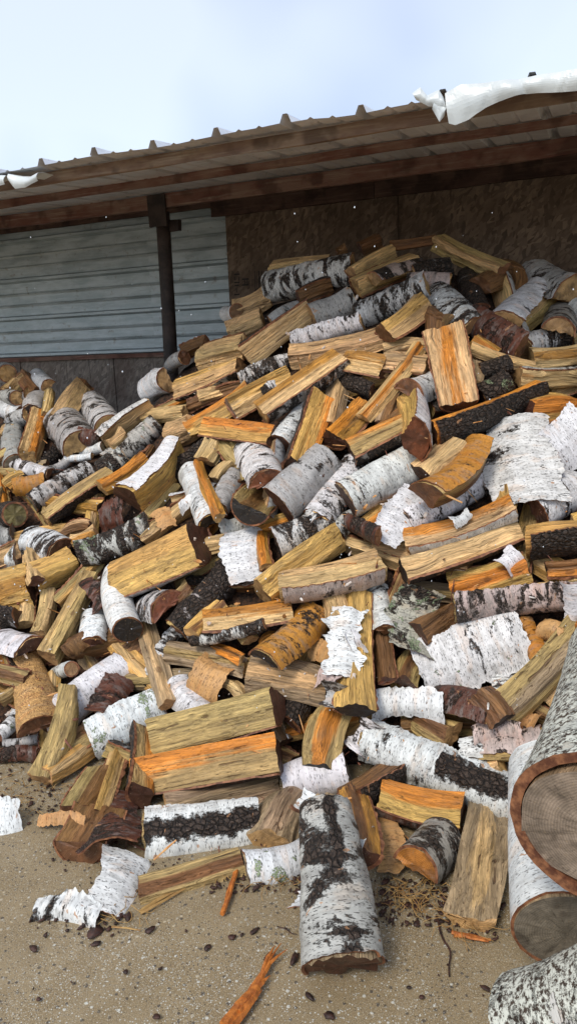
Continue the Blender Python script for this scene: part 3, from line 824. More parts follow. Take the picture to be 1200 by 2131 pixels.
def build_sheet(A, B, w, conv, bark, seed, rag=.02, curl=0.0, name='bark_sheet', th=.0032, lich=0.0, phi=0.0):
    rr = random.Random(seed); L = float(np.linalg.norm(B - A)); a, n, s = frame(A, B)
    theta = abs(conv); hh = math.radians(theta) / 2
    Rr = (w / 2) / math.sin(min(hh, math.pi / 2))
    ph = math.radians(phi)
    Xd = math.cos(ph) * n + math.sin(ph) * s
    if conv < 0: Xd = -Xd
    Yd = np.cross(a, Xd)
    org = (A + B) / 2 - Xd * Rr * (1 + math.cos(hh)) / 2
    V, F, mi, uv = shell(theta, Rr, L, th, rag, rr, warpf(L, rr, .02), seed, .0016 if bark not in 'bmLr' else .0035, sheet=True, curl=curl)
    mats = [M['bark'], M['inner']] if bark != 'i' else [M['bark'], M['peach']]
    if bark == 'q': mats = [M['bark'], M['peach']]
    me = mesh(name, V, F, mi, uv)
    o = link(name, me, mats); me.set_sharp_from_angle(angle=R(50))
    o.matrix_world = Matrix(((Xd[0], Yd[0], a[0], org[0]), (Xd[1], Yd[1], a[1], org[1]), (Xd[2], Yd[2], a[2], org[2]), (0, 0, 0, 1)))
    set_bark(o, bark, rr, lich)
    return o

def settle(ax, ay, bx, by, w, Tn, cap=0.24, sink=.30, lift=0.0):
    """rest a piece on what already lies there: offsets of its two ends towards the camera"""
    m, t, v = footprint(ax, ay, bx, by, w * .8)
    if m.sum() < 3:
        m, t, v = footprint(ax, ay, bx, by, max(w, 30))
    if m.sum() < 1: return Tn * .3, Tn * .3
    e = E[m]; tt = t[m]
    if len(e) > 6 and tt.std() > .05:
        k, c = np.polyfit(tt, e, 1); k = max(-.14, min(.14, k)); c = e.mean() - k * tt.mean()
    else: k, c = 0.0, e.mean()
    res = np.percentile(e - (k * tt + c), 85)
    o0, o1 = c + res * .7, c + k + res * .7
    f = Tn * (.5 - sink) + lift
    return min(o0, cap) + f, min(o1, cap) + f
def stamp(ax, ay, bx, by, w, o0, o1, Tn):
    m, t, v = footprint(ax, ay, bx, by, w)
    top = o0 + (o1 - o0) * t[m] + Tn * .45 * np.sqrt(np.clip(1 - v[m] ** 2 * .6, 0, 1))
    E[m] = np.maximum(E[m], top); COVER[m] = True

def px_to_m(px, ax, ay, bx, by):
    cx, cy = (ax + bx) / 2, (ay + by) / 2; r = ray(cx, cy)
    rg = min(depth(cx, cy) / r[1], ground_range(cx, cy, .05))
    return px * rg * float(np.dot(r, fwd)) / FPX

def thick(theta, phi):
    P, _ = section(theta, 0.1, 5, 12); c, s = math.cos(math.radians(phi)), math.sin(math.radians(phi))
    ln = P[:, 0] * c - P[:, 1] * s; ls = P[:, 0] * s + P[:, 1] * c
    return (ln.max() - ln.min()) / (ls.max() - ls.min())
# ax ay bx by width phi theta wood ends bark [t=tilt r=rag l=lichen s=sink u=lift] | label      (pixels of the 1200 x 2131 photograph)
LOGS = '''
565 566 682 548 42 150 120 pp t - | pale split face peeking over the black-and-white log at the left of the crest
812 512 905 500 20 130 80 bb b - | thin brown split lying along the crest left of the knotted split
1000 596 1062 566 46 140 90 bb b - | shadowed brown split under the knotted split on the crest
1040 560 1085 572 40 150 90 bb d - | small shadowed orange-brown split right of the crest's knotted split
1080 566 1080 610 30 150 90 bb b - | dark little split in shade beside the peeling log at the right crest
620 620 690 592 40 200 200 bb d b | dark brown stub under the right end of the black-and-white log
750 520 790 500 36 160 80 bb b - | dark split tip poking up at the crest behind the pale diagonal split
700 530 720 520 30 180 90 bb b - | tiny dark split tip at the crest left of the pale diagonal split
552 600 735 560 66 0 190 pp t m r=1.0 | big log with bold striped black-and-white bark at the left end of crest
730 572 815 526 34 140 80 pp t m | pale diagonal split with thin bark edge at the top of the crest
738 600 865 545 50 150 100 yp t b | tan split with cracked pale end right of the black-and-white log on the crest
780 580 872 545 30 -60 90 py t x | narrow split leaning behind the pink-barked one on the crest
860 572 938 556 46 0 190 pp t b | dark grey rounded log in shade under the crest's knotted split
905 505 1043 568 40 160 100 yp b - u=.04 | wavy knotted tan split lying on the very top of the crest
965 562 990 640 46 0 150 bb d b | short log with scaly black bark standing below the crest
845 590 935 592 48 -10 150 pp t x | pink-barked log just under the crest
490 648 560 618 46 180 130 pp t - | gnarled pale chunk at the far left of the crest
470 656 492 652 34 0 359 pp t w t=.12 | tiny white-barked stick with a hole in its end at the crest's left edge
478 694 548 668 56 180 130 py t - | frayed broken split with splintery fibres below the gnarled chunk
565 672 628 640 40 0 200 pp t s | stubby silver log with pale end under the striped log
745 660 890 598 62 0 190 pp t m t=.12 r=.8 | white log with black scars and a tan cut end in the middle of the crest
800 700 882 636 50 130 90 py b b t=-.1 | brownish split with bark edge tucked under the scarred white log
895 606 975 684 74 -15 170 py t m r=1.2 | bulging white log with swirled knot bark near the top right
890 655 925 672 32 150 80 bb t - | little tan split in the gap below the bulging white log
1108 572 1196 602 58 -65 130 py t s r=1.5 t=.22 | half log with peeling grey bark and wide tan end at the top right edge
1060 692 1142 622 42 150 80 yp b - | smooth tan split leaning below the white-barked split at top right
1042 668 1122 592 52 -55 100 py t w r=1.2 | split with white torn bark along its upper side at top right
1172 640 1164 672 72 0 175 pp t g t=.34 | half-round log seen end-on with cracked tan face at the right edge
1098 716 1210 690 52 0 170 pp t m | white log with black mottling under the end-on half round at the right edge
1108 745 1210 738 42 160 90 pa t - | knotty orange swirl-grained split at the right edge
650 664 735 628 62 -10 200 pp t s | mossy silver stump of a log with a rough tan end near the striped log
610 712 752 668 42 35 150 pp t w r=.8 | white-barked split lying below the silver stump
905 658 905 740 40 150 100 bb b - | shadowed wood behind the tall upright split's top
974 660 1086 722 64 0 110 bb b r | reddish-brown split with peeled bark and larval marks at right of the tall split
985 704 1032 738 30 160 90 ao t - | short orange chip-like split under the reddish-brown one
978 726 1108 766 24 170 100 pp t - | long slender wavy pale split under the reddish-brown one
985 740 995 800 30 160 90 gg t - | grey split end standing right of the tall upright split
1078 790 1212 784 46 -108 85 pp t s r=.8 | long tan split with torn white bark edge at the right
1000 775 1062 756 40 0 200 bb d b | dark rounded log in the hollow right of the tall upright split
1002 825 1060 790 54 0 359 bb d b l=.35 t=.05 | black-barked log with a branch knot and pale green lichen
648 640 512 742 50 -118 75 pp t b | broad clean pale split leaning left of the silver stump
420 742 512 722 58 160 110 pp t b | chunky tan block with torn rippled end at the upper left of the heap
380 735 430 712 36 170 100 bb b b | brown weathered split on the far side of the torn block
352 762 382 742 30 0 359 pp b s t=.1 | small dark round log end beside the post
500 792 602 748 38 0 190 gg g m r=.6 | half-round log with mottled silver bark below the broad pale split
606 748 800 704 54 165 110 pp t - | long pale orange split with a knot bending across the upper middle
705 792 772 812 34 20 170 pp b b | half-round brown log end hanging below the orange-tan block
718 754 802 768 42 120 90 pa b m | short orange-tan block with black bark under it, right of the pale bent split
800 728 892 716 36 170 110 pp t - | flat pale board-like split behind the tall upright split
806 752 892 762 44 140 110 pp t s | wide pale split half hidden behind the tall upright split
412 826 492 800 28 160 100 pp t - | pale split below the yellow one near the post
372 812 506 765 42 95 85 pn t m | yellow-orange split with silver bark edge near the post
392 896 522 816 42 120 80 no d - | golden split with dark end sloping up from the left middle
478 852 602 790 50 130 80 pn g m | orange-gold split behind the big central orange one
708 794 684 886 50 170 110 gp t - | upright greyish split under the long central orange split
830 812 800 880 38 165 90 gb d - | grey-brown upright split behind the thin leaning stick
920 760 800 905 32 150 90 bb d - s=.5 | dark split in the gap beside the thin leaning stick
690 922 757 852 54 125 100 ao d b | amber split with big dark end beneath the greyish upright
727 942 862 884 60 92 95 yo d b | olive and orange ridged split with mottled dark end
545 860 710 748 58 82 85 pa t m u=.05 | long bright orange split lying diagonally in the upper middle
757 872 877 722 34 160 90 po t - u=.04 | thin orange-edged stick leaning up right in the upper middle
898 802 842 818 52 -60 170 py b w t=.2 r=.8 | half-round log with brown end and curled white bark left of the tall split
857 842 870 922 60 96 100 nn r w t=.15 | split with yellow face and dark red end below the curled white bark
1100 850 1190 846 62 150 100 yo d - t=-.08 | yellow and orange block with dark right end at right
1120 896 1200 888 36 150 100 ob d - | orange split under the yellow block at right
922 688 958 848 84 180 150 po d r u=.08 t=.05 | tall upright split with white sapwood and orange stripe in the upper right
903 912 1122 816 56 62 110 oa d b r=.4 u=.03 | long fibrous orange split with thick black bark at right
430 890 578 908 46 112 90 no d r u=.02 | curved orange split lying level left of centre
657 828 588 922 54 0 190 gg d w r=1.6 | white-barked log with round dark end left of the tall amber wedge
668 838 612 985 60 -112 85 no d b r=.3 | tall amber wedge with dark end standing left of centre
300 815 342 792 54 0 200 pp t c r=1.8 t=.12 | ragged white curl-barked log with tan end right of the chipboard
302 872 386 856 34 165 90 pp t - | short pale split with grey end above the lichened log
350 905 400 890 50 180 110 pp t - | torn pale chunk at left of the golden split
212 920 314 845 50 -98 90 pp t w r=1.6 u=.04 | long pale split with toothed white bark at the upper left
150 842 178 800 44 150 90 bb t b s=.5 | brown split behind the tan one by the chipboard wall
118 880 172 805 44 140 80 pp t - | tan split leaning up by the chipboard wall
185 832 222 884 62 0 200 gg t m | knobbly black-and-white log by the chipboard wall
12 770 20 778 36 0 359 yp t s t=.25 | topmost round log end at the far left
45 792 18 820 36 150 90 yp t s | split with pale end beneath the topmost round at far left
50 785 80 822 34 150 100 bb b b | brown split among the far left logs
70 778 95 800 36 0 185 pp t w t=.2 | half-round log end at the far left with white bark
0 830 34 826 32 0 359 ss t s t=.2 | silver round log at the far left edge
30 838 62 826 34 0 185 pp t s t=.22 | half-round with tan end among the far left logs
70 850 88 820 46 0 200 gg g s | grey log in the middle of the far left group
0 850 42 862 36 0 200 pp b w | white-barked log with brown end at the far left edge
95 862 106 812 24 160 90 yp t - | narrow yellow split standing at the far left
20 880 55 866 36 0 190 pp t s t=.15 | small log with tan and black end at the far left
0 912 25 890 30 160 100 pp t - | pale split poking in from the left edge
24 890 32 960 48 0 190 gg g s | upright silver log at the left edge
86 862 60 955 48 -155 110 po t s t=.1 u=.04 | upright split with orange face and tan end at the left
128 875 168 925 80 -20 190 pp t s t=.22 r=.6 | big grey log with folded bark and wide tan end at the left
160 905 208 915 36 20 130 bb b r | short reddish-brown split behind the long pale split
170 945 215 930 26 0 180 gg g c | small clean white log under the long pale split's foot
228 965 330 882 50 0 150 gg g l l=.30 r=.6 | grey-green lichened log below the long pale split
230 930 262 905 30 150 90 pp t - | small pale split under the long toothed one
212 985 262 950 54 0 190 gg g m | mottled log left of the olive split with white bark
0 952 98 988 30 0 200 gg b w | thin white-barked branch log at the left edge
100 982 148 955 20 0 359 pp t s | crooked grey branch at the left
138 955 192 950 16 0 359 pp t c | thin white birch branch at the left
8 1010 50 988 30 150 90 yy t - | olive split piece at the left edge
20 1020 50 996 26 150 90 aa d - | small amber split below the left edge branch
30 1016 96 1004 42 0 110 oo d a | glowing red-orange barkless piece at the left
66 1046 190 978 46 0 160 gg g m r=.6 | long silver mottled log at the left
96 1080 232 988 42 80 85 yy t b r=.4 | long olive split with black bark edge at the left
212 1022 302 960 36 140 85 ao t - | slim orange split above the long olive one
276 1042 374 936 72 -84 90 nn d c r=1.4 u=.05 | broad olive split with torn white bark along its left side
2 1078 32 1068 56 0 359 bb m b t=.22 | dark round log with mossy end at the left edge
0 1120 30 1115 46 0 200 gg g s | grey log beneath the mossy round at the left edge
130 1112 190 1096 42 160 100 yb d b | brown split below the long olive one
148 1130 200 1112 34 170 100 pa t - | frayed yellow splinter of wood at the left
0 1165 36 1160 56 0 190 gg g w l=.3 | pale lichened log at the left edge
62 1122 124 1150 72 0 200 gg d w r=.4 | plump white log with fine black streaks at the left
164 1160 314 1098 62 0 160 gg g m l=.35 r=.4 u=.02 | long mossy log with black and white bark left of the big orange split
75 1200 158 1172 70 180 85 yy d - | wedge-shaped olive split with dark underside at the left
60 1150 75 1210 36 170 90 yy d - s=.5 | olive split behind the wedge-shaped one
192 1196 104 1366 50 -165 90 yy t - u=.02 | long olive split slanting down the left side
106 1236 84 1325 38 -165 90 yy t - | shorter olive split beside the slanting one at the left
-8 1235 62 1215 92 165 130 ya d - r=.5 | broken wide yellow split with torn top at the left edge
5 1335 70 1345 50 -70 150 po d w t=.12 | half-round log with orange face and dark end at the left edge
0 1460 34 1438 34 160 90 yy b - | weathered split poking in low at the left edge
0 1530 46 1476 30 0 200 gg g w l=.3 | slim white log low at the left edge
8 1552 82 1538 22 0 200 gg g s l=.2 | thin lichened branch low at the left edge
0 1570 78 1568 32 0 120 bb d r | dark red bark-covered split on the ground at the left edge
240 1190 258 1308 64 0 359 bb k c t=.18 | long clean white round log with black hollow end
196 1275 192 1338 56 -20 160 bb d c r=.8 | white log with dashed bark above the small round end
150 1330 172 1355 56 180 130 bb b - | crumbly rotten brown log end at the left
120 1400 152 1390 32 0 359 yp t w t=.15 | small round white branch with tan ring end at the left
300 1295 352 1465 46 175 120 gp t - r=.3 | long grey and orange split standing left of centre
305 1262 352 1258 58 -60 150 bb r m t=.18 | half-round log with red-brown end below the big orange split
92 1515 262 1382 78 0 170 gg d c | clean white log behind the olive upright at the lower left
52 1372 84 1508 80 0 150 yy b t u=.03 | tan barkless log covered in beetle tracks at the lower left
155 1432 94 1622 54 -160 100 yy t - u=.07 | upright olive split with cracked grain at the lower left
240 1440 200 1480 40 150 90 bb d - s=.5 | dark split wood between the white logs at the lower left
186 1538 340 1468 86 0 140 bb g c l=.34 r=.7 u=.03 | white log with green lichen patches at the lower left
345 1355 512 1386 50 165 110 gy t - | grey-green swirled split left of centre
500 1380 560 1400 36 160 100 yy t - s=.5 | olive split under the barkless amber log
474 1268 520 1330 40 165 90 yb t - s=.5 | dim olive split under the level pale orange one
540 1345 590 1325 32 160 90 oo t - | short orange split left of the barkless amber log
440 1345 500 1368 24 160 100 ob t - | small bright orange broken chunk in the middle
460 1415 510 1452 30 160 90 pp t - | short pale splinter block beside the orange bark curl
365 1420 420 1500 64 0 130 gg g w r=1.0 | crumpled white-barked piece behind the two stacked splits
600 1500 650 1430 60 0 150 bb d b | log with pebbly black bark in the gap above the two stacked splits
590 1545 565 1500 46 160 90 gb d - s=.5 | grey wood in the hollow right of the two stacked splits
515 1402 682 1428 84 165 120 gp t - | wide pale split with orange stain in the centre
370 1312 492 1178 68 8 150 yy b b r=1.0 u=.02 | log with black furrowed and flaky bark leaning in the centre left
400 1225 370 1255 50 160 90 yb d - s=.5 | shadowed split under the big orange and yellow one
430 1135 470 1130 40 150 90 yp t - | yellow split corner behind the hanging white bark
545 1110 552 1180 32 160 90 ao t b | orange split edge right of the hanging white bark
253 1208 415 1132 88 112 90 nn d w r=.8 u=.04 t=.10 | big yellow split with an orange core stripe left of centre
465 1262 400 1320 44 165 90 yb t - s=.6 | yellow split hidden behind the black furrowed log
455 1056 495 985 48 15 160 yy b s | grey birch log with a split side left of the pale half log
450 1000 480 965 40 170 100 pp t - | pale split corner below the curved orange split
425 960 450 920 44 165 100 yp t - | olive-pale split under the curved orange split's left end
394 975 438 1085 58 -25 160 yy k w t=.06 r=.8 | pinkish-white log with black end left of centre
410 962 455 1078 26 165 90 ao t - u=.06 | thin orange splinter edge standing beside the pinkish-white log
690 952 582 1048 92 0 190 gg d s | thick silver-grey log in the middle
522 935 556 1000 84 -25 175 gg r w t=.22 r=.8 | white half log with dark red end in the middle
545 1030 508 1066 86 160 175 yb k s t=.28 | half log with charcoal-black end in the middle
752 960 664 1078 70 0 190 yy d w r=.8 | white log slanting down in the middle with dark end
692 1085 576 1134 74 0 190 bb k m r=.8 | black-and-white log with dark hollow end in the middle
740 1072 702 1104 44 0 170 gg d m | mottled black-and-white bark log in the gap at the centre
840 1045 758 1108 62 170 100 yo d - | olive split under the plump white log
725 1085 790 1118 36 30 130 bb b r | rough brown-ended piece under the plump white log
872 958 722 1038 86 0 200 gg d w r=.5 u=.05 | plump white log with black scar in the centre right
955 925 882 992 70 160 110 yy d - | olive-yellow block under the long fibrous orange split
1005 1000 848 1086 62 0 200 gg k w r=1.0 | white log with ragged bark and black end right of centre
1010 932 896 1030 62 -62 95 yb b a u=.06 | square-ended brown split with orange beetle-marked top at centre right
1040 952 1056 1072 42 175 110 yy t - u=.03 | narrow upright olive split left of the cross-shaped bark
1070 1064 848 1132 60 84 85 yo d w r=.6 | long yellow split with a strip of white bark right of centre
1212 1008 1120 1060 90 0 160 yy d w | dark-ended white log under the cross-shaped bark
1075 1112 838 1190 54 105 85 yy k b | long golden split with thin black bark edge right of centre
1205 1122 1098 1130 72 66 100 yy d b r=.4 | split with yellow top and black-and-white bark side at the right edge
1210 1182 1135 1188 38 150 90 ob d b | orange split with a dark corner at the right edge
940 1232 1098 1180 74 165 100 yo d r t=.06 | glowing orange split with big dark oval end at the right
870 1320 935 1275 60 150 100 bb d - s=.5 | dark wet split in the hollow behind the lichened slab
1205 1235 946 1268 62 48 110 yy d x r=.6 u=.02 | long split with pink and black bark along its side at the right
838 1420 868 1360 56 165 100 yb d - s=.4 | mossy brown split under the lichened slab
790 1300 806 1420 44 160 110 bb r r | red-brown split standing right of the peeled upright
1085 1292 1124 1368 42 0 140 yb b a | yellow and red-brown barkless split right of the lichened white slab
1205 1320 1040 1488 74 -150 110 yg t - u=.03 | straight-grained olive split under the lichened trunk at the right
905 1450 1026 1474 62 -48 110 yo k r t=.08 u=.02 | split with maroon inner bark on top and black end
868 1495 935 1535 62 165 100 yb t - | amber-brown split under the peeled white curl
975 1560 1130 1546 60 -72 110 yy t x r=1.0 | split with peeling pink bark on top near the trunk
1042 1590 988 1612 60 170 120 yp t - s=.4 | wood block behind the long birch pole
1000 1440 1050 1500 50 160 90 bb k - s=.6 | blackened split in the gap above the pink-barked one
700 1125 640 1165 58 0 0 yy t - skip | x
548 1232 702 1120 60 -118 80 yy t - | smooth olive split rising right in the centre
586 1228 792 1184 68 76 85 yy t x r=.7 u=.03 | olive split with a strip of pinkish flaky bark in the centre
785 1222 800 1310 46 0 130 bb b w r=1.2 | torn white bark log end right of the olive split
426 1296 608 1272 52 112 80 po t b | pale and orange split lying level in the centre
395 1338 552 1302 24 20 130 bb d m u=.02 | thin bark-covered strip log under the level pale orange split
660 1278 556 1378 72 -30 150 ya k a u=.07 t=.12 | rounded amber barkless log with dark end in the centre
734 1240 738 1478 84 176 118 yy k r u=.10 t=.14 | tall upright olive split with black end and peeled bark in the centre
706 1290 690 1240 50 170 90 yy t - | olive split leaning behind the tall peeled upright
698 1458 664 1594 80 172 115 yo k - u=.05 t=.14 | upright olive and orange split with black end below the peeled one
322 1536 578 1470 80 116 75 yy d r u=.05 t=.08 | upper of the two long stacked splits, olive with a brown end
345 1690 575 1632 64 160 110 gg t - | dull grey-brown split under the two stacked splits
560 1745 608 1655 96 165 120 gg t - | grey swirl-grained knot wood beneath the white curved log
282 1622 580 1566 80 114 85 yo d r u=.07 t=.06 | lower of the two long stacked splits, orange above olive with a small knot hole
722 1600 592 1635 88 0 190 gg g c r=.6 | white curved log with grey end under the black-ended upright
795 1665 962 1700 78 112 110 no d r r=.4 u=.02 | golden split with flaky brown bark on its left end
1070 1668 756 1534 92 0 150 yb g w r=1.4 u=.08 st=.036 sa=.02 se=-.01 t=0 | long birch pole with peeling dashed bark and black scar
927 1742 872 1800 100 -20 185 gg o g t=.25 | half-buried grey log with orange-stained end at the bottom
1018 1684 984 1914 92 178 160 gp t - r=.3 u=.05 | upright weathered split with grey and orange grain at the bottom right
795 1700 790 1790 50 0 190 gg g w l=.4 | white log with moss behind the strip of peach inner bark
222 1615 172 1700 104 170 130 yb b r | rotten split log with frayed fibres and red bark at the lower left
210 1690 165 1765 110 150 185 bb b r t=.1 | half-round log lying cut side up under the rusty bark slab
288 1860 502 1795 58 165 120 yb b - | hollowed brown and gold split lying on the concrete
302 1745 542 1712 106 -12 140 yb b c r=2.2 u=.06 st=.034 sa=-.005 | large white ragged-edged log with a broad black stripe
514 1815 642 1785 76 0 200 gg g c l=.38 | smooth white log with green lichen on the concrete
738 1652 762 1795 72 178 120 ab d b u=.30 | upright amber split beside the split-barked log at the bottom
'''
# bark sheets: ax ay bx by width convexity bark [r=rag c=curl l= u=lift]
SHEETS = '''
1068 862 1098 1055 130 75 w r=1.2 u=.10 | big cross-shaped sheet of white bark at the right
1105 965 1225 890 96 60 c r=1.0 u=.09 | arm of white birch bark reaching to the right edge
862 1020 800 1135 64 40 c r=1.4 u=.0 | smooth pale bark sheet under the ragged white log
498 1098 512 1208 72 45 c r=1.2 u=.07 | hanging sheet of pale white bark in the middle
460 1108 520 1086 40 150 s r=.8 u=.07 | grey curled bark rim above the hanging white sheet
880 1225 838 1355 86 50 L r=1.0 u=.09 l=.5 | mossy lichen-crusted bark slab right of centre
868 1398 1096 1318 118 70 w r=1.8 u=.12 l=.22 | large white bark slab with lichen tufts and toothed edge
722 1262 708 1412 52 60 c r=2.6 u=.16 c=.02 | white torn bark strip peeling off the tall upright
722 1345 752 1330 30 60 c r=1.5 u=.16 c=.02 | white bark tongue peeling to the right off the tall upright
650 1348 702 1376 40 70 i r=1.8 u=.15 c=.02 | cream-coloured bark flap peeling left off the tall upright
665 1392 708 1420 30 120 x r=2.0 u=.15 c=.03 | shredded reddish bark curl on the tall upright
700 1420 690 1475 24 120 s r=1.5 u=.13 c=.03 | small dangling grey bark curl on the tall upright
400 1395 468 1432 84 130 i r=1.6 u=.05 | orange curl of inner bark left of centre
776 1462 928 1470 46 110 c r=1.2 u=.10 c=.02 | white scroll of bark lying above the birch pole
775 1495 735 1560 26 130 w r=.8 u=.09 c=.03 | narrow curled bark ribbon at the birch pole's left end
805 1690 814 1820 40 50 i r=.8 u=.05 | peach strip of inner bark hanging from the golden split
210 1492 252 1412 54 80 r r=1.6 u=.06 | dark brown flake of bark between two white logs
230 1655 232 1762 102 90 r r=1.2 u=.10 | rusty red bark slab at the lower left
282 1782 222 1905 104 70 w r=1.6 u=.02 | scaly white bark slab on the concrete at the lower left
72 1888 208 1910 50 110 w r=1.4 u=.02 | curled white bark strip lying on the concrete at the lower left
-20 1722 48 1706 88 60 c r=1.6 u=.02 | white bark piece on the concrete at the left edge
82 1706 182 1708 22 40 i r=1.0 u=.04 | pale frayed wood chip resting by the rusty slab
1118 1306 1172 1322 44 190 i r=1.0 u=.08 | yellow-white roll of bark near the trunk
1192 1210 1196 1292 30 150 c r=1.0 u=.09 | white bark curl at the right edge
1075 1150 1040 1185 30 140 c r=1.0 u=.09 c=.03 | curled white bark ribbon on the orange split
980 1532 1090 1520 30 120 x r=1.2 u=.08 c=.02 | pinkish curled bark on the split by the trunk
1085 1490 1120 1510 26 130 i r=1.0 u=.08 c=.03 | tan bark loop beside the trunk
975 1530 985 1580 34 60 w r=1.0 u=.05 | small white bark scrap right of the birch pole
625 1712 655 1672 38 90 c r=1.2 u=.07 c=.02 | white bark flap on the bottom log's shoulder
622 1905 632 1865 16 90 c r=.8 u=.03 c=.02 | forked white bark ribbon beside the bottom log
700 1775 760 1790 50 60 w r=1.2 u=.13 | torn white bark patch on the bottom log
704 1862 722 1832 22 60 i r=.6 u=.14 | cream bark scrap stuck on the bottom log
378 1050 425 1042 18 80 c r=1.4 u=.09 c=.02 | white shred of bark by the pinkish-white log
545 820 578 800 18 100 m r=.8 u=.10 | scrap of striped bark by the long orange split
330 1060 352 1100 26 80 i r=1.4 u=.06 c=.02 | peach bark shred right of the long mossy log
206 1075 262 1068 50 60 r r=1.2 u=.05 | maroon bark flake left of the broad olive split
175 1208 222 1262 34 80 r r=1.6 u=.05 | dark red torn bark above the white round log
660 1082 645 1060 26 90 m r=1.0 u=.05 | small mottled bark flake between the white logs
980 1065 940 1090 26 100 c r=1.4 u=.08 | white bark fringe under the ragged white log
'''
GRP = 'birch firewood logs heaped in front of the shed'
def opts(tok):
    d = {}
    for k in tok:
        if '=' in k: a, b_ = k.split('='); d[a] = float(b_)
    return d
sd_ = 100
for ln in LOGS.strip().split('\n'):
    if ' skip' in ln: continue
    sd_ += 1
    left, lab = ln.split('|'); f = left.split(); ax, ay, bx, by, w, phi, th = map(float, f[:7]); wood, ends, bark = f[7:10]
    o = opts(f[10:]); wood = wood.replace('s', 'g')
    bark = None if bark == '-' else bark
    wm = px_to_m(w, ax, ay, bx, by); Tn = wm * thick(th, phi)
    Tn = min(Tn, wm * 1.3)
    o0, o1 = settle(ax, ay, bx, by, w, Tn, sink=o.get('s', .30), lift=o.get('u', 0) * .6)
    L2 = math.hypot(bx - ax, by - ay); dyn = (by - ay) / L2
    t = o.get('t', (.08 * (1 if dyn > 0 else -1)) if abs(dyn) > .3 and L2 > 60 else 0.0); o0 -= t / 2; o1 += t / 2
    zm = min(wm, Tn) * .35
    A, B = surf(ax, ay, o0, zm), surf(bx, by, o1, zm)
    if 'y' in wood and ay < 1300 and sd_ % 3: wood = wood.replace('y', 'np'[sd_ % 2])
    rt_, Rr = build_log(A, B, wm, phi, th, wood, ends, bark, rag=o.get('r', 0) * .01, seed=sd_, lich=o.get('l', 0), stripe=(o['st'], o.get('sa', 0), o.get('se', 9.0)) if 'st' in o else None)
    tag(rt_, lab.strip(), 'log', GRP)
    stamp(ax, ay, bx, by, w, o0, o1, Tn)

# the thick log at the very bottom: bark split by a dark crack, on the concrete
def special():
    B = CAM + ray(714, 2003) * ground_range(714, 2003, .08); A = CAM + ray(676, 1668) * (ground_range(714, 2003, .08) + .13)
    r1, _ = build_log(A, B, .175, 0, 230, 'gb', 'bd', 's', rag=.010, seed=901, q=1.5, taper=.17, rough=1.8, stripe=(.022, -.012, .02))
    tag(r1, 'thick silver-white log lying on the concrete at the bottom, its bark split open', 'log', GRP)
    stamp(684, 1668, 714, 2010, 140, .12, .12, .16)
special()

# the big trunks at the right edge
A = CAM + ray(1345, 1400) * 2.12; B = CAM + ray(1262, 1745) * 1.60
T1, _ = build_log(A, B, .37, 0, 359, 'gg', 'gg', 'l', thb=.022, seed=911, q=2.2, name='birch_trunk', lich=.85, rough=2.2, wob=.16)
for ch in T1.children: ch['crust'] = 1.0
tag(T1, 'big lichen-crusted trunk section with wide sawn face at the right edge', 'trunk')
A = CAM + ray(1130, 1600) * 2.35; B = CAM + ray(1178, 1945) * ground_range(1178, 1945, .19)
T2, _ = build_log(A, B, .225, 0, 359, 'gg', 'gg', 'c', seed=912, q=2.0, name='birch_trunk', rough=1.5, taper=.1)
tag(T2, 'white-barked trunk section flaring down below the wide sawn face', 'trunk')
A = CAM + ray(1420, 2060) * 1.65; B = CAM + ray(1135, 2190) * ground_range(1135, 2190, .13)
T3, _ = build_log(A, B, .27, 0, 359, 'gg', 'gg', 'l', seed=913, q=2.0, name='birch_trunk', lich=.98, rough=2.4)
for ch in T3.children: ch['crust'] = 1.0
tag(T3, 'rough lichen-covered trunk section in the bottom right corner', 'trunk')

for ln in SHEETS.strip().split('\n'):
    sd_ += 1
    left, lab = ln.split('|'); f = left.split(); ax, ay, bx, by, w, cv = map(float, f[:6]); bark = f[6]; o = opts(f[7:])
    wm = px_to_m(w, ax, ay, bx, by)
    o0, o1 = settle(ax, ay, bx, by, w, .02, cap=.34, sink=.2)
    o0 += .008; o1 += .008
    A, B = surf(ax, ay, o0, .02), surf(bx, by, o1, .02)
    sh = build_sheet(A, B, wm, cv, bark, sd_, rag=o.get('r', 1) * .01, curl=o.get('c', 0), lich=o.get('l', 0), th=.006 if bark in 'Lmr' else .003)
    tag(sh, lab.strip(), 'bark'); sh['group'] = 'loose bark on the heap'
    m, t, v = footprint(ax, ay, bx, by, w); COVER[m] = True

# ---- what fills the gaps: more of the same logs, deeper in
CREST = np.array([(-320, 800), (0, 770), (60, 780), (100, 800), (200, 840), (330, 800), (365, 740), (480, 660), (550, 600), (700, 560), (760, 525), (900, 515), (1050, 570), (1200, 600), (1500, 560)])
BOT = np.array([(-320, 1600), (0, 1560), (80, 1600), (160, 1700), (300, 1800), (620, 1800), (860, 1800), (1000, 1860), (1180, 1900), (1500, 1950)])
fr = random.Random(5); nfill = 0
FK = [('yo', 'd', 'b'), ('yy', 'd', 'm'), ('np', 't', None), ('bb', 'b', 'b'), ('na', 'd', 'm'), ('gy', 'b', None), ('yn', 'd', 'b'), ('yb', 'd', 'r'), ('pp', 't', 'w'), ('no', 'd', None), ('yb', 'k', 'b')]
E2 = E.copy()
cand = []
for py in range(560, 1640, 46):
    for px in range(-280, 1480, 58):
        x = px + fr.uniform(-24, 24); y = py + fr.uniform(-20, 20)
        if y < np.interp(x, CREST[:, 0], CREST[:, 1]) + 34 or y > np.interp(x, BOT[:, 0], BOT[:, 1]) - (120 if -20 < x < 1220 else 10): continue
        cand.append((x, y))
fr.shuffle(cand)
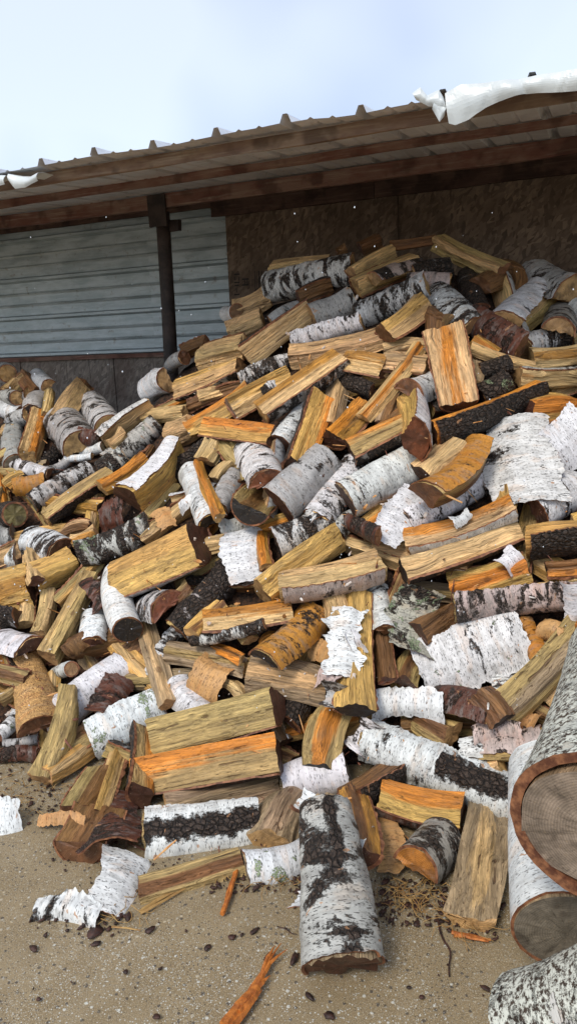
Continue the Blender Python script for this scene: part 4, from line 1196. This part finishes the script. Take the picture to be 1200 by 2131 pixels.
LMK = [(640, 580, 'striped log on the crest'), (970, 530, 'wavy knotted split on the crest'), (1160, 600, 'peeling half log at top right'), (940, 770, 'tall upright split'), (1020, 870, 'long fibrous orange split'),
 (1090, 960, 'cross-shaped bark sheet'), (630, 800, 'long diagonal orange split'), (580, 690, 'broad clean pale split'), (465, 735, 'torn tan block'), (700, 725, 'pale bent split'), (820, 800, 'thin leaning stick'),
 (640, 900, 'tall amber wedge'), (790, 910, 'ridged orange and olive split'), (500, 900, 'curved orange split'), (450, 860, 'golden split with dark end'), (260, 880, 'long toothed pale split'), (325, 800, 'ragged white log by the chipboard'),
 (150, 910, 'grey log with folded bark'), (70, 910, 'upright orange-faced split'), (30, 800, 'far left round log ends'), (50, 1015, 'red-orange barkless piece'), (160, 1035, 'long olive split at left'), (20, 1070, 'dark mossy-ended log'),
 (330, 990, 'broad olive split'), (95, 1135, 'plump streaked log'), (240, 1130, 'long mossy log'), (415, 1030, 'pinkish-white log'), (510, 1045, 'charcoal-ended half log'), (640, 1000, 'thick silver log'), (800, 1000, 'plump white log'),
 (930, 1040, 'ragged black-ended log'), (960, 1100, 'yellow split with white bark strip'), (950, 1155, 'long golden split'), (1040, 1200, 'glowing orange split'), (335, 1170, 'big orange-cored yellow split'), (430, 1240, 'black furrowed log'),
 (505, 1150, 'hanging white bark'), (625, 1175, 'smooth rising olive split'), (690, 1205, 'olive split with pink flaky bark'), (880, 1290, 'mossy bark slab'), (980, 1350, 'lichened toothed bark slab'), (1080, 1245, 'pink-barked long split'),
 (520, 1280, 'level pale orange split'), (610, 1325, 'barkless amber log'), (735, 1360, 'peeled tall upright'), (590, 1410, 'wide orange-stained split'), (430, 1410, 'orange bark curl'), (325, 1380, 'long grey and orange split'),
 (250, 1260, 'black-ended round log'), (150, 1280, 'slanting olive split'), (60, 1440, 'beetle-tracked log'), (20, 1230, 'broken wide yellow split'), (125, 1530, 'upright olive split'), (180, 1450, 'clean white log'), (260, 1500, 'white log with green lichen'),
 (450, 1500, 'upper stacked split'), (430, 1595, 'lower stacked split'), (680, 1530, 'black-ended orange upright'), (850, 1470, 'white bark scroll'), (910, 1600, 'long birch pole'), (1000, 1460, 'maroon-barked split'), (1110, 1410, 'straight-grained olive split'),
 (1060, 1550, 'pink peeling split'), (870, 1680, 'golden split with flaky bark'), (1000, 1800, 'weathered upright split'), (230, 1680, 'rusty bark slab'), (580, 1700, 'swirl-grained knot wood')]
seen = {}
def fill_label(x, y, k):
    if not -20 < x < 1220: return 'partly buried birch log past the %s edge of the photographed heap' % ('left' if x < 0 else 'right')
    wl = {'y': 'olive', 'n': 'golden', 'p': 'pale', 'g': 'greyish', 'b': 'brown'}[k[0][0]]
    bk = {'b': 'dark-barked', 'm': 'mottled-barked', None: 'barkless', 'r': 'red-barked', 'w': 'white-barked', 's': 'silver-barked'}[k[2]]
    best = None
    for lx, ly, nm in sorted(LMK, key=lambda q: (q[0] - x) ** 2 + (q[1] - y) ** 2)[:6]:
        dx, dy = x - lx, y - ly
        di = ('left of' if dx < 0 else 'right of') if abs(dx) > abs(dy) else ('above' if dy < 0 else 'below')
        lab = '%s %s split buried in the gap %s the %s' % (bk, wl, di, nm)
        if (di, nm) not in seen: best = lab; seen[(di, nm)] = 1; break
    if best is None: best = '%s %s split buried deeper %s the %s' % (bk, wl, di, nm)
    return best
for x, y in cand:
    inside = -10 < x < 1210
    r = ray(x, y); sc_ = FPX / (depth(x, y) / r[1])
    Lp = fr.uniform(.30, .42) * sc_; wp = fr.uniform(.07, .115) * sc_; an = fr.choice([fr.gauss(-.55, .4), fr.uniform(-1.57, 1.57)])
    ax, ay, bx, by = x - math.cos(an) * Lp / 2, y - math.sin(an) * Lp / 2, x + math.cos(an) * Lp / 2, y + math.sin(an) * Lp / 2
    yt = min(ay, by); xt = ax if ay < by else bx
    if yt < np.interp(xt, CREST[:, 0], CREST[:, 1]) + 18: continue
    m, t, v = footprint(ax, ay, bx, by, wp)
    if m.sum() < 4: continue
    free = (~COVER[m]).mean()
    if free < (0.20 if inside else 0.5): continue
    k = fr.choice(FK); th = fr.choice([75, 85, 95, 110, 160]); ph = fr.choice([180, 180, 110, 150, -110, 75, 20])
    if k[2] is None: ph = 180; th = 100
    wm = wp / sc_; Tn = min(wm * thick(th, ph), wm * 1.3)
    o0 = o1 = (-.085 if inside else fr.uniform(-.02, .06)) - Tn * .35
    A, B = surf(ax, ay, o0, .05), surf(bx, by, o1 + fr.uniform(-.06, .06), .05)
    fl, _ = build_log(A, B, wm, ph, th, k[0], k[1], k[2], seed=2000 + nfill, q=.8, rag=.006)
    tag(fl, fill_label(x, y, k), 'log', GRP)
    COVER[m] = True; nfill += 1
print('fillers', nfill)

# core of the heap: added dark mound behind the logs, stops see-through gaps
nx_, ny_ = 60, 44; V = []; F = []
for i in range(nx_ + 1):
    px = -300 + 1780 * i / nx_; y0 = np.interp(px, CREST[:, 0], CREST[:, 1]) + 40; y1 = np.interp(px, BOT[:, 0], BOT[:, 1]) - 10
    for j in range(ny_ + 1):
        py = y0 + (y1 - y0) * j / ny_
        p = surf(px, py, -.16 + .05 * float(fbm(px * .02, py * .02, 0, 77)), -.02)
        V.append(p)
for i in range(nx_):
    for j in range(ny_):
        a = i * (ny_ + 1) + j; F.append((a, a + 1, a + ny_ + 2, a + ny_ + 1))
# close the back so that the mound is a body
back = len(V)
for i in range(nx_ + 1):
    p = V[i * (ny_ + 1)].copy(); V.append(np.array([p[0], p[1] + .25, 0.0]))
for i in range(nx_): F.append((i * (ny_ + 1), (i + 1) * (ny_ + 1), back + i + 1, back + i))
co = link('core_backing', mesh('core_backing', V, F), M['backing'])
tag(co, 'dark backing mound added inside the firewood heap to close its gaps', 'litter', kind='stuff')

# ---- litter on the concrete
def flake(r0, seed, el=1.6, th=.004):
    n = 11; V = []; F = []
    for zz in (0, th):
        for j in range(n):
            a = 2 * math.pi * j / n; rr = r0 * (1 + .35 * float(vn(j * 1.3, seed, zz * 90)))
            V.append((rr * el * math.cos(a), rr * math.sin(a), zz + .3 * r0 * float(vn(math.cos(a) * 1.5, math.sin(a) * 1.5, seed))))
    V.append((0, 0, 0)); V.append((0, 0, th * 1.5))
    for j in range(n):
        k = (j + 1) % n; F.append((j, k, n + k, n + j)); F.append((2 * n, k, j)); F.append((2 * n + 1, n + j, n + k))
    return V, F
M['chip'] = mat_plain('dark_bark_chip', (0.02, 0.012, 0.010), (0.07, 0.03, 0.02), 60, 0.5, 0.8, .004)
M['straw'] = mat_plain('straw', (0.28, 0.15, 0.05), (0.42, 0.26, 0.09), 20, 0.55)
M['splinter'] = mat_plain('orange_splinter_wood', (0.52, 0.17, 0.03), (0.30, 0.09, 0.02), 60, 0.5, .8, .004, (1, 1, .06))
def gpt(px, py, z=0.0): return CAM + ray(px, py) * ground_range(px, py, z)
for i, (x, y, r0, el, lab) in enumerate([(200, 1942, .017, 1.9, 'large dark bark flake below the scaly white slab'), (71, 1978, .009, 1.7, 'small black bark chip at the lower left of the concrete'),
        (200, 1968, .008, 2.0, 'reddish chip under the large dark flake'), (315, 1939, .009, 2.0, 'brown chip right of the large dark flake'), (262, 2027, .006, 1.4, 'tiny dark chip in the middle of the concrete'),
        (326, 2121, .008, 1.3, 'dark chip at the bottom edge left of the orange splinter'), (268, 1912, .012, 1.6, 'dark chip touching the hollowed split'), (612, 2000, .010, 2.4, 'curly dark bark bit left of the thick bottom log'),
        (685, 2118, .010, 1.5, 'dark bark bit at the bottom edge right of the orange splinter'), (483, 1955, .008, 1.5, 'dark leaf-like bit on the open concrete'), (1010, 2062, .010, 1.4, 'brown bud-like bit by the corner trunk'),
        (432, 1977, .007, 1.5, 'grey-brown bit on the open concrete'), (877, 2080, .006, 1.2, 'small dark crumb right of the thick log'), (850, 2060, .005, 1.2, 'second dark crumb right of the thick log')]):
    V, F = flake(r0 * .9, i * 3.1, el, .0025); me = mesh('bark_chip', V, F); o = link('bark_chip', me, M['chip'])
    p = gpt(x, y); o.location = (p[0], p[1], .006); o.rotation_euler = (0, 0, rnd.uniform(0, 3)); tag(o, lab, 'bark chip', 'bark chips on the concrete')

def tube_into(V, F, pts, r0, r1, m=5):
    b0 = len(V); pts = [np.array(p, float) for p in pts]; n = len(pts)
    for i, p in enumerate(pts):
        d = pts[min(i + 1, n - 1)] - pts[max(i - 1, 0)]; d = d / (np.linalg.norm(d) + 1e-9)
        u = np.cross(d, [0, 0, 1.0]); u = u / (np.linalg.norm(u) + 1e-9); w = np.cross(d, u); r = r0 + (r1 - r0) * i / (n - 1)
        for j in range(m):
            a = 2 * math.pi * j / m; V.append(p + r * (math.cos(a) * u + math.sin(a) * w))
    for i in range(n - 1):
        for j in range(m):
            a = b0 + i * m + j; c = b0 + i * m + (j + 1) % m; F.append((a, c, c + m, a + m))
    F.append(tuple(b0 + j for j in range(m))[::-1]); F.append(tuple(b0 + (n - 1) * m + j for j in range(m)))
def stick(name, pix, r0, r1, mt, lab, cat, z=.006, fork=None, zs=None):
    V = []; F = []
    def wob(pp, zz):
        out = []
        for i in range(len(pp) - 1):
            for k in range(4):
                t = k / 4; x = pp[i][0] * (1 - t) + pp[i + 1][0] * t; y = pp[i][1] * (1 - t) + pp[i + 1][1] * t
                out.append(gpt(x + rnd.uniform(-1.5, 1.5), y, zz + rnd.uniform(0, .003)))
        out.append(gpt(*pp[-1], zz)); return out
    tube_into(V, F, wob(pix, z), r0, r1)
    for fk in fork or []: tube_into(V, F, wob(fk, z + .003), r0 * .7, r1)
    o = link(name, mesh(name, V, F), mt, smooth=False); tag(o, lab, cat); return o
stick('wood_splinter', [(470, 2140), (500, 2095), (520, 2068), (548, 2020), (585, 1962)], .019, .0008, M['splinter'], 'bright orange splintered stick on the concrete at the bottom', 'splinter', z=.014,
      fork=[[(500, 2100), (530, 2062), (560, 2005), (598, 1975)], [(510, 2085), (540, 2050), (562, 2030)], [(495, 2110), (530, 2075), (556, 1992), (572, 1968)], [(480, 2138), (515, 2100), (545, 2060)]])
stick('wood_splinter', [(463, 1902), (475, 1860), (496, 1790)], .007, .005, M['splinter'], 'flat red-brown splinter leaning between the striped log and the lichened white log', 'splinter', z=.012, fork=[[(465, 1900), (482, 1850), (499, 1792)]])
stick('twig', [(906, 1905), (918, 1945), (935, 1980), (934, 2032)], .0035, .002, M['chip'], 'thin dark twig lying on the concrete right of the thick log', 'twig')
stick('straw_stalk', [(232, 1929), (262, 1931), (292, 1936)], .003, .002, M['straw'], 'yellow straw on the concrete below the scaly slab', 'straw')
stick('straw_stalk', [(290, 1898), (340, 1866), (400, 1838)], .006, .003, M['straw'], 'long yellow straw along the hollowed split', 'straw', fork=[[(294, 1900), (345, 1872), (398, 1842)]])
stick('wood_splinter', [(945, 1945), (980, 1948), (1020, 1956)], .008, .003, M['splinter'], 'orange-brown frayed chip below the weathered upright split', 'splinter', fork=[[(940, 1940), (980, 1952), (1015, 1959)]])
stick('twig', [(575, 1928), (592, 1932), (605, 1942), (618, 1944)], .0018, .001, M['chip'], 'short thin twig left of the thick bottom log', 'twig')
# fine litter nobody could count
V = []; F = []
lr = random.Random(11)
zones = [((790, 930), (1830, 1930), 170), ((100, 330), (1640, 1920), 60), ((430, 640), (1800, 1860), 120), ((60, 260), (1900, 1950), 50), ((0, 130), (1590, 1740), 60), ((0, 1050), (1900, 2131), 25), ((600, 1050), (1830, 1900), 160), ((260, 640), (1790, 1860), 120), ((930, 1040), (1880, 1960), 60), ((60, 220), (1610, 1720), 120)]
for (xr, yr, cnt) in zones:
    for _ in range(cnt):
        x, y = lr.uniform(*xr), lr.uniform(*yr)
        if y < np.interp(x, BOT[:, 0], BOT[:, 1]) - 40: continue
        p = gpt(x, y); v, f = flake(lr.choice([.0012, .0015, .002, .003, .005]), lr.uniform(0, 99), lr.uniform(1, 2.6), .003)
        c, s = math.cos(lr.uniform(0, 6)), math.sin(lr.uniform(0, 6)); b0 = len(V)
        V += [(p[0] + a * c - b_ * s, p[1] + a * s + b_ * c, .004 + z_) for a, b_, z_ in v]; F += [tuple(b0 + i for i in q) for q in f]
tag(link('wood_crumbs', mesh('wood_crumbs', V, F), M['chip']), 'dark crumbs of bark scattered on the concrete', 'litter', kind='stuff')
V = []; F = []
for (xr, yr, cnt) in [((800, 930), (1840, 1900), 60), ((440, 620), (1800, 1850), 30), ((0, 180), (1600, 1700), 40), ((140, 350), (1880, 1930), 16), ((920, 1010), (1900, 1950), 30)]:
    for _ in range(cnt):
        x, y = lr.uniform(*xr), lr.uniform(*yr); p = gpt(x, y); an = lr.uniform(0, 6.28); L_ = lr.uniform(.02, .09)
        q = [p + np.array([math.cos(an + .3 * k) * L_ * k / 3, math.sin(an + .3 * k) * L_ * k / 3, .004 + lr.uniform(0, .022)]) for k in range(4)]
        tube_into(V, F, q, .0013, .0007, 4)
tag(link('straw', mesh('straw', V, F), M['straw']), 'loose straw and fibres at the foot of the heap', 'straw', kind='stuff')
# shreds of bark and splinters caught between the logs
V = []; F = []; mi_ = []
M['shred'] = mat_plain('white_bark_shred', (0.68, 0.67, 0.65), (0.50, 0.36, 0.26), 25, .6)
M['rshred'] = mat_plain('red_bark_shred', (0.20, 0.07, 0.04), (0.07, 0.025, 0.015), 25, .6)
M['pshred'] = mat_plain('orange_wood_chip', (0.62, 0.36, 0.15), (0.50, 0.20, 0.05), 25, .6)
for _ in range(900):
    x, y = lr.uniform(-60, 1260), lr.uniform(600, 1800)
    if y < np.interp(x, CREST[:, 0], CREST[:, 1]) + 60 or y > np.interp(x, BOT[:, 0], BOT[:, 1]) - 10: continue
    if x > 1080 and y > 1380: continue
    gi, gj = int((x - GX0) / GS), int((y - GY0) / GS); c0 = surf(x, y, float(E[gi, gj]) + .004 - lr.choice([0, 0, .03, .06]), .01)
    mk = lr.choice([0, 0, 0, 1, 1, 2, 2]); L_ = lr.choice([.008, .012, .02, .03] if mk == 0 else [.01, .015, .03, .05, .08]) * lr.uniform(.7, 1.3); w_ = L_ * lr.uniform(.2, .6) if L_ < .035 else L_ * lr.uniform(.03, .09); cu = lr.uniform(-1.2, 1.6)
    ax_ = np.array([lr.gauss(0, 1), lr.gauss(0, .6), lr.gauss(0, .8)]); ax_ /= np.linalg.norm(ax_); vv = CAM - c0; vv /= np.linalg.norm(vv)
    sd2 = np.cross(ax_, vv); sd2 /= np.linalg.norm(sd2); nn2 = np.cross(sd2, ax_); b0 = len(V)
    for k in range(5):
        t = k / 4 - .5; p = c0 + ax_ * L_ * t + nn2 * (cu * L_ * t * t); ww = w_ * (1 - abs(t) * lr.uniform(.3, 1.6))
        for zz in (0, .0012):
            V.append(p - sd2 * ww / 2 + nn2 * (zz + ww * .2)); V.append(p + nn2 * zz); V.append(p + sd2 * ww / 2 + nn2 * (zz + ww * .2))
    for k in range(4):
        q = b0 + k * 6
        for (i, j) in ((3, 4), (4, 5)): F.append((q + i, q + j, q + 6 + j, q + 6 + i)); mi_.append(mk)
        for (i, j) in ((1, 0), (2, 1)): F.append((q + i, q + j, q + 6 + j, q + 6 + i)); mi_.append(mk)
        F.append((q, q + 3, q + 9, q + 6)); F.append((q + 5, q + 2, q + 8, q + 11)); mi_ += [mk, mk]
tag(link('bark_shreds', mesh('bark_shreds', V, F, mi_), [M['shred'], M['rshred'], M['pshred']]), 'small shreds of bark and chips caught between the logs', 'bark shreds', kind='stuff')
# rain: single drops in the air
V = []; F = []
M['drop'] = NB('rain_water').fin((0.75, 0.80, 0.86), 0.1, None, 0.6)
for _ in range(170):
    x, y, d = lr.uniform(-100, 1300), lr.uniform(420, 1500), lr.uniform(1.0, 3.0)
    r = ray(x, y)
    if d > min(depth(x, max(y, 500)) / r[1] - .4, ground_range(x, y) - .2): continue
    c = CAM + r * d; b0 = len(V); rr = .0013
    V += [c + np.array(q) * rr for q in ((0, 0, 1.6), (1, 0, 0), (0, 1, 0), (-1, 0, 0), (0, -1, 0), (0, 0, -1.3))]
    F += [(b0, b0 + 1 + k, b0 + 1 + (k + 1) % 4) for k in range(4)] + [(b0 + 5, b0 + 1 + (k + 1) % 4, b0 + 1 + k) for k in range(4)]
tag(link('rain_drops', mesh('rain_drops', V, F), M['drop']), 'raindrops falling in the air before the shed', 'rain', kind='stuff')
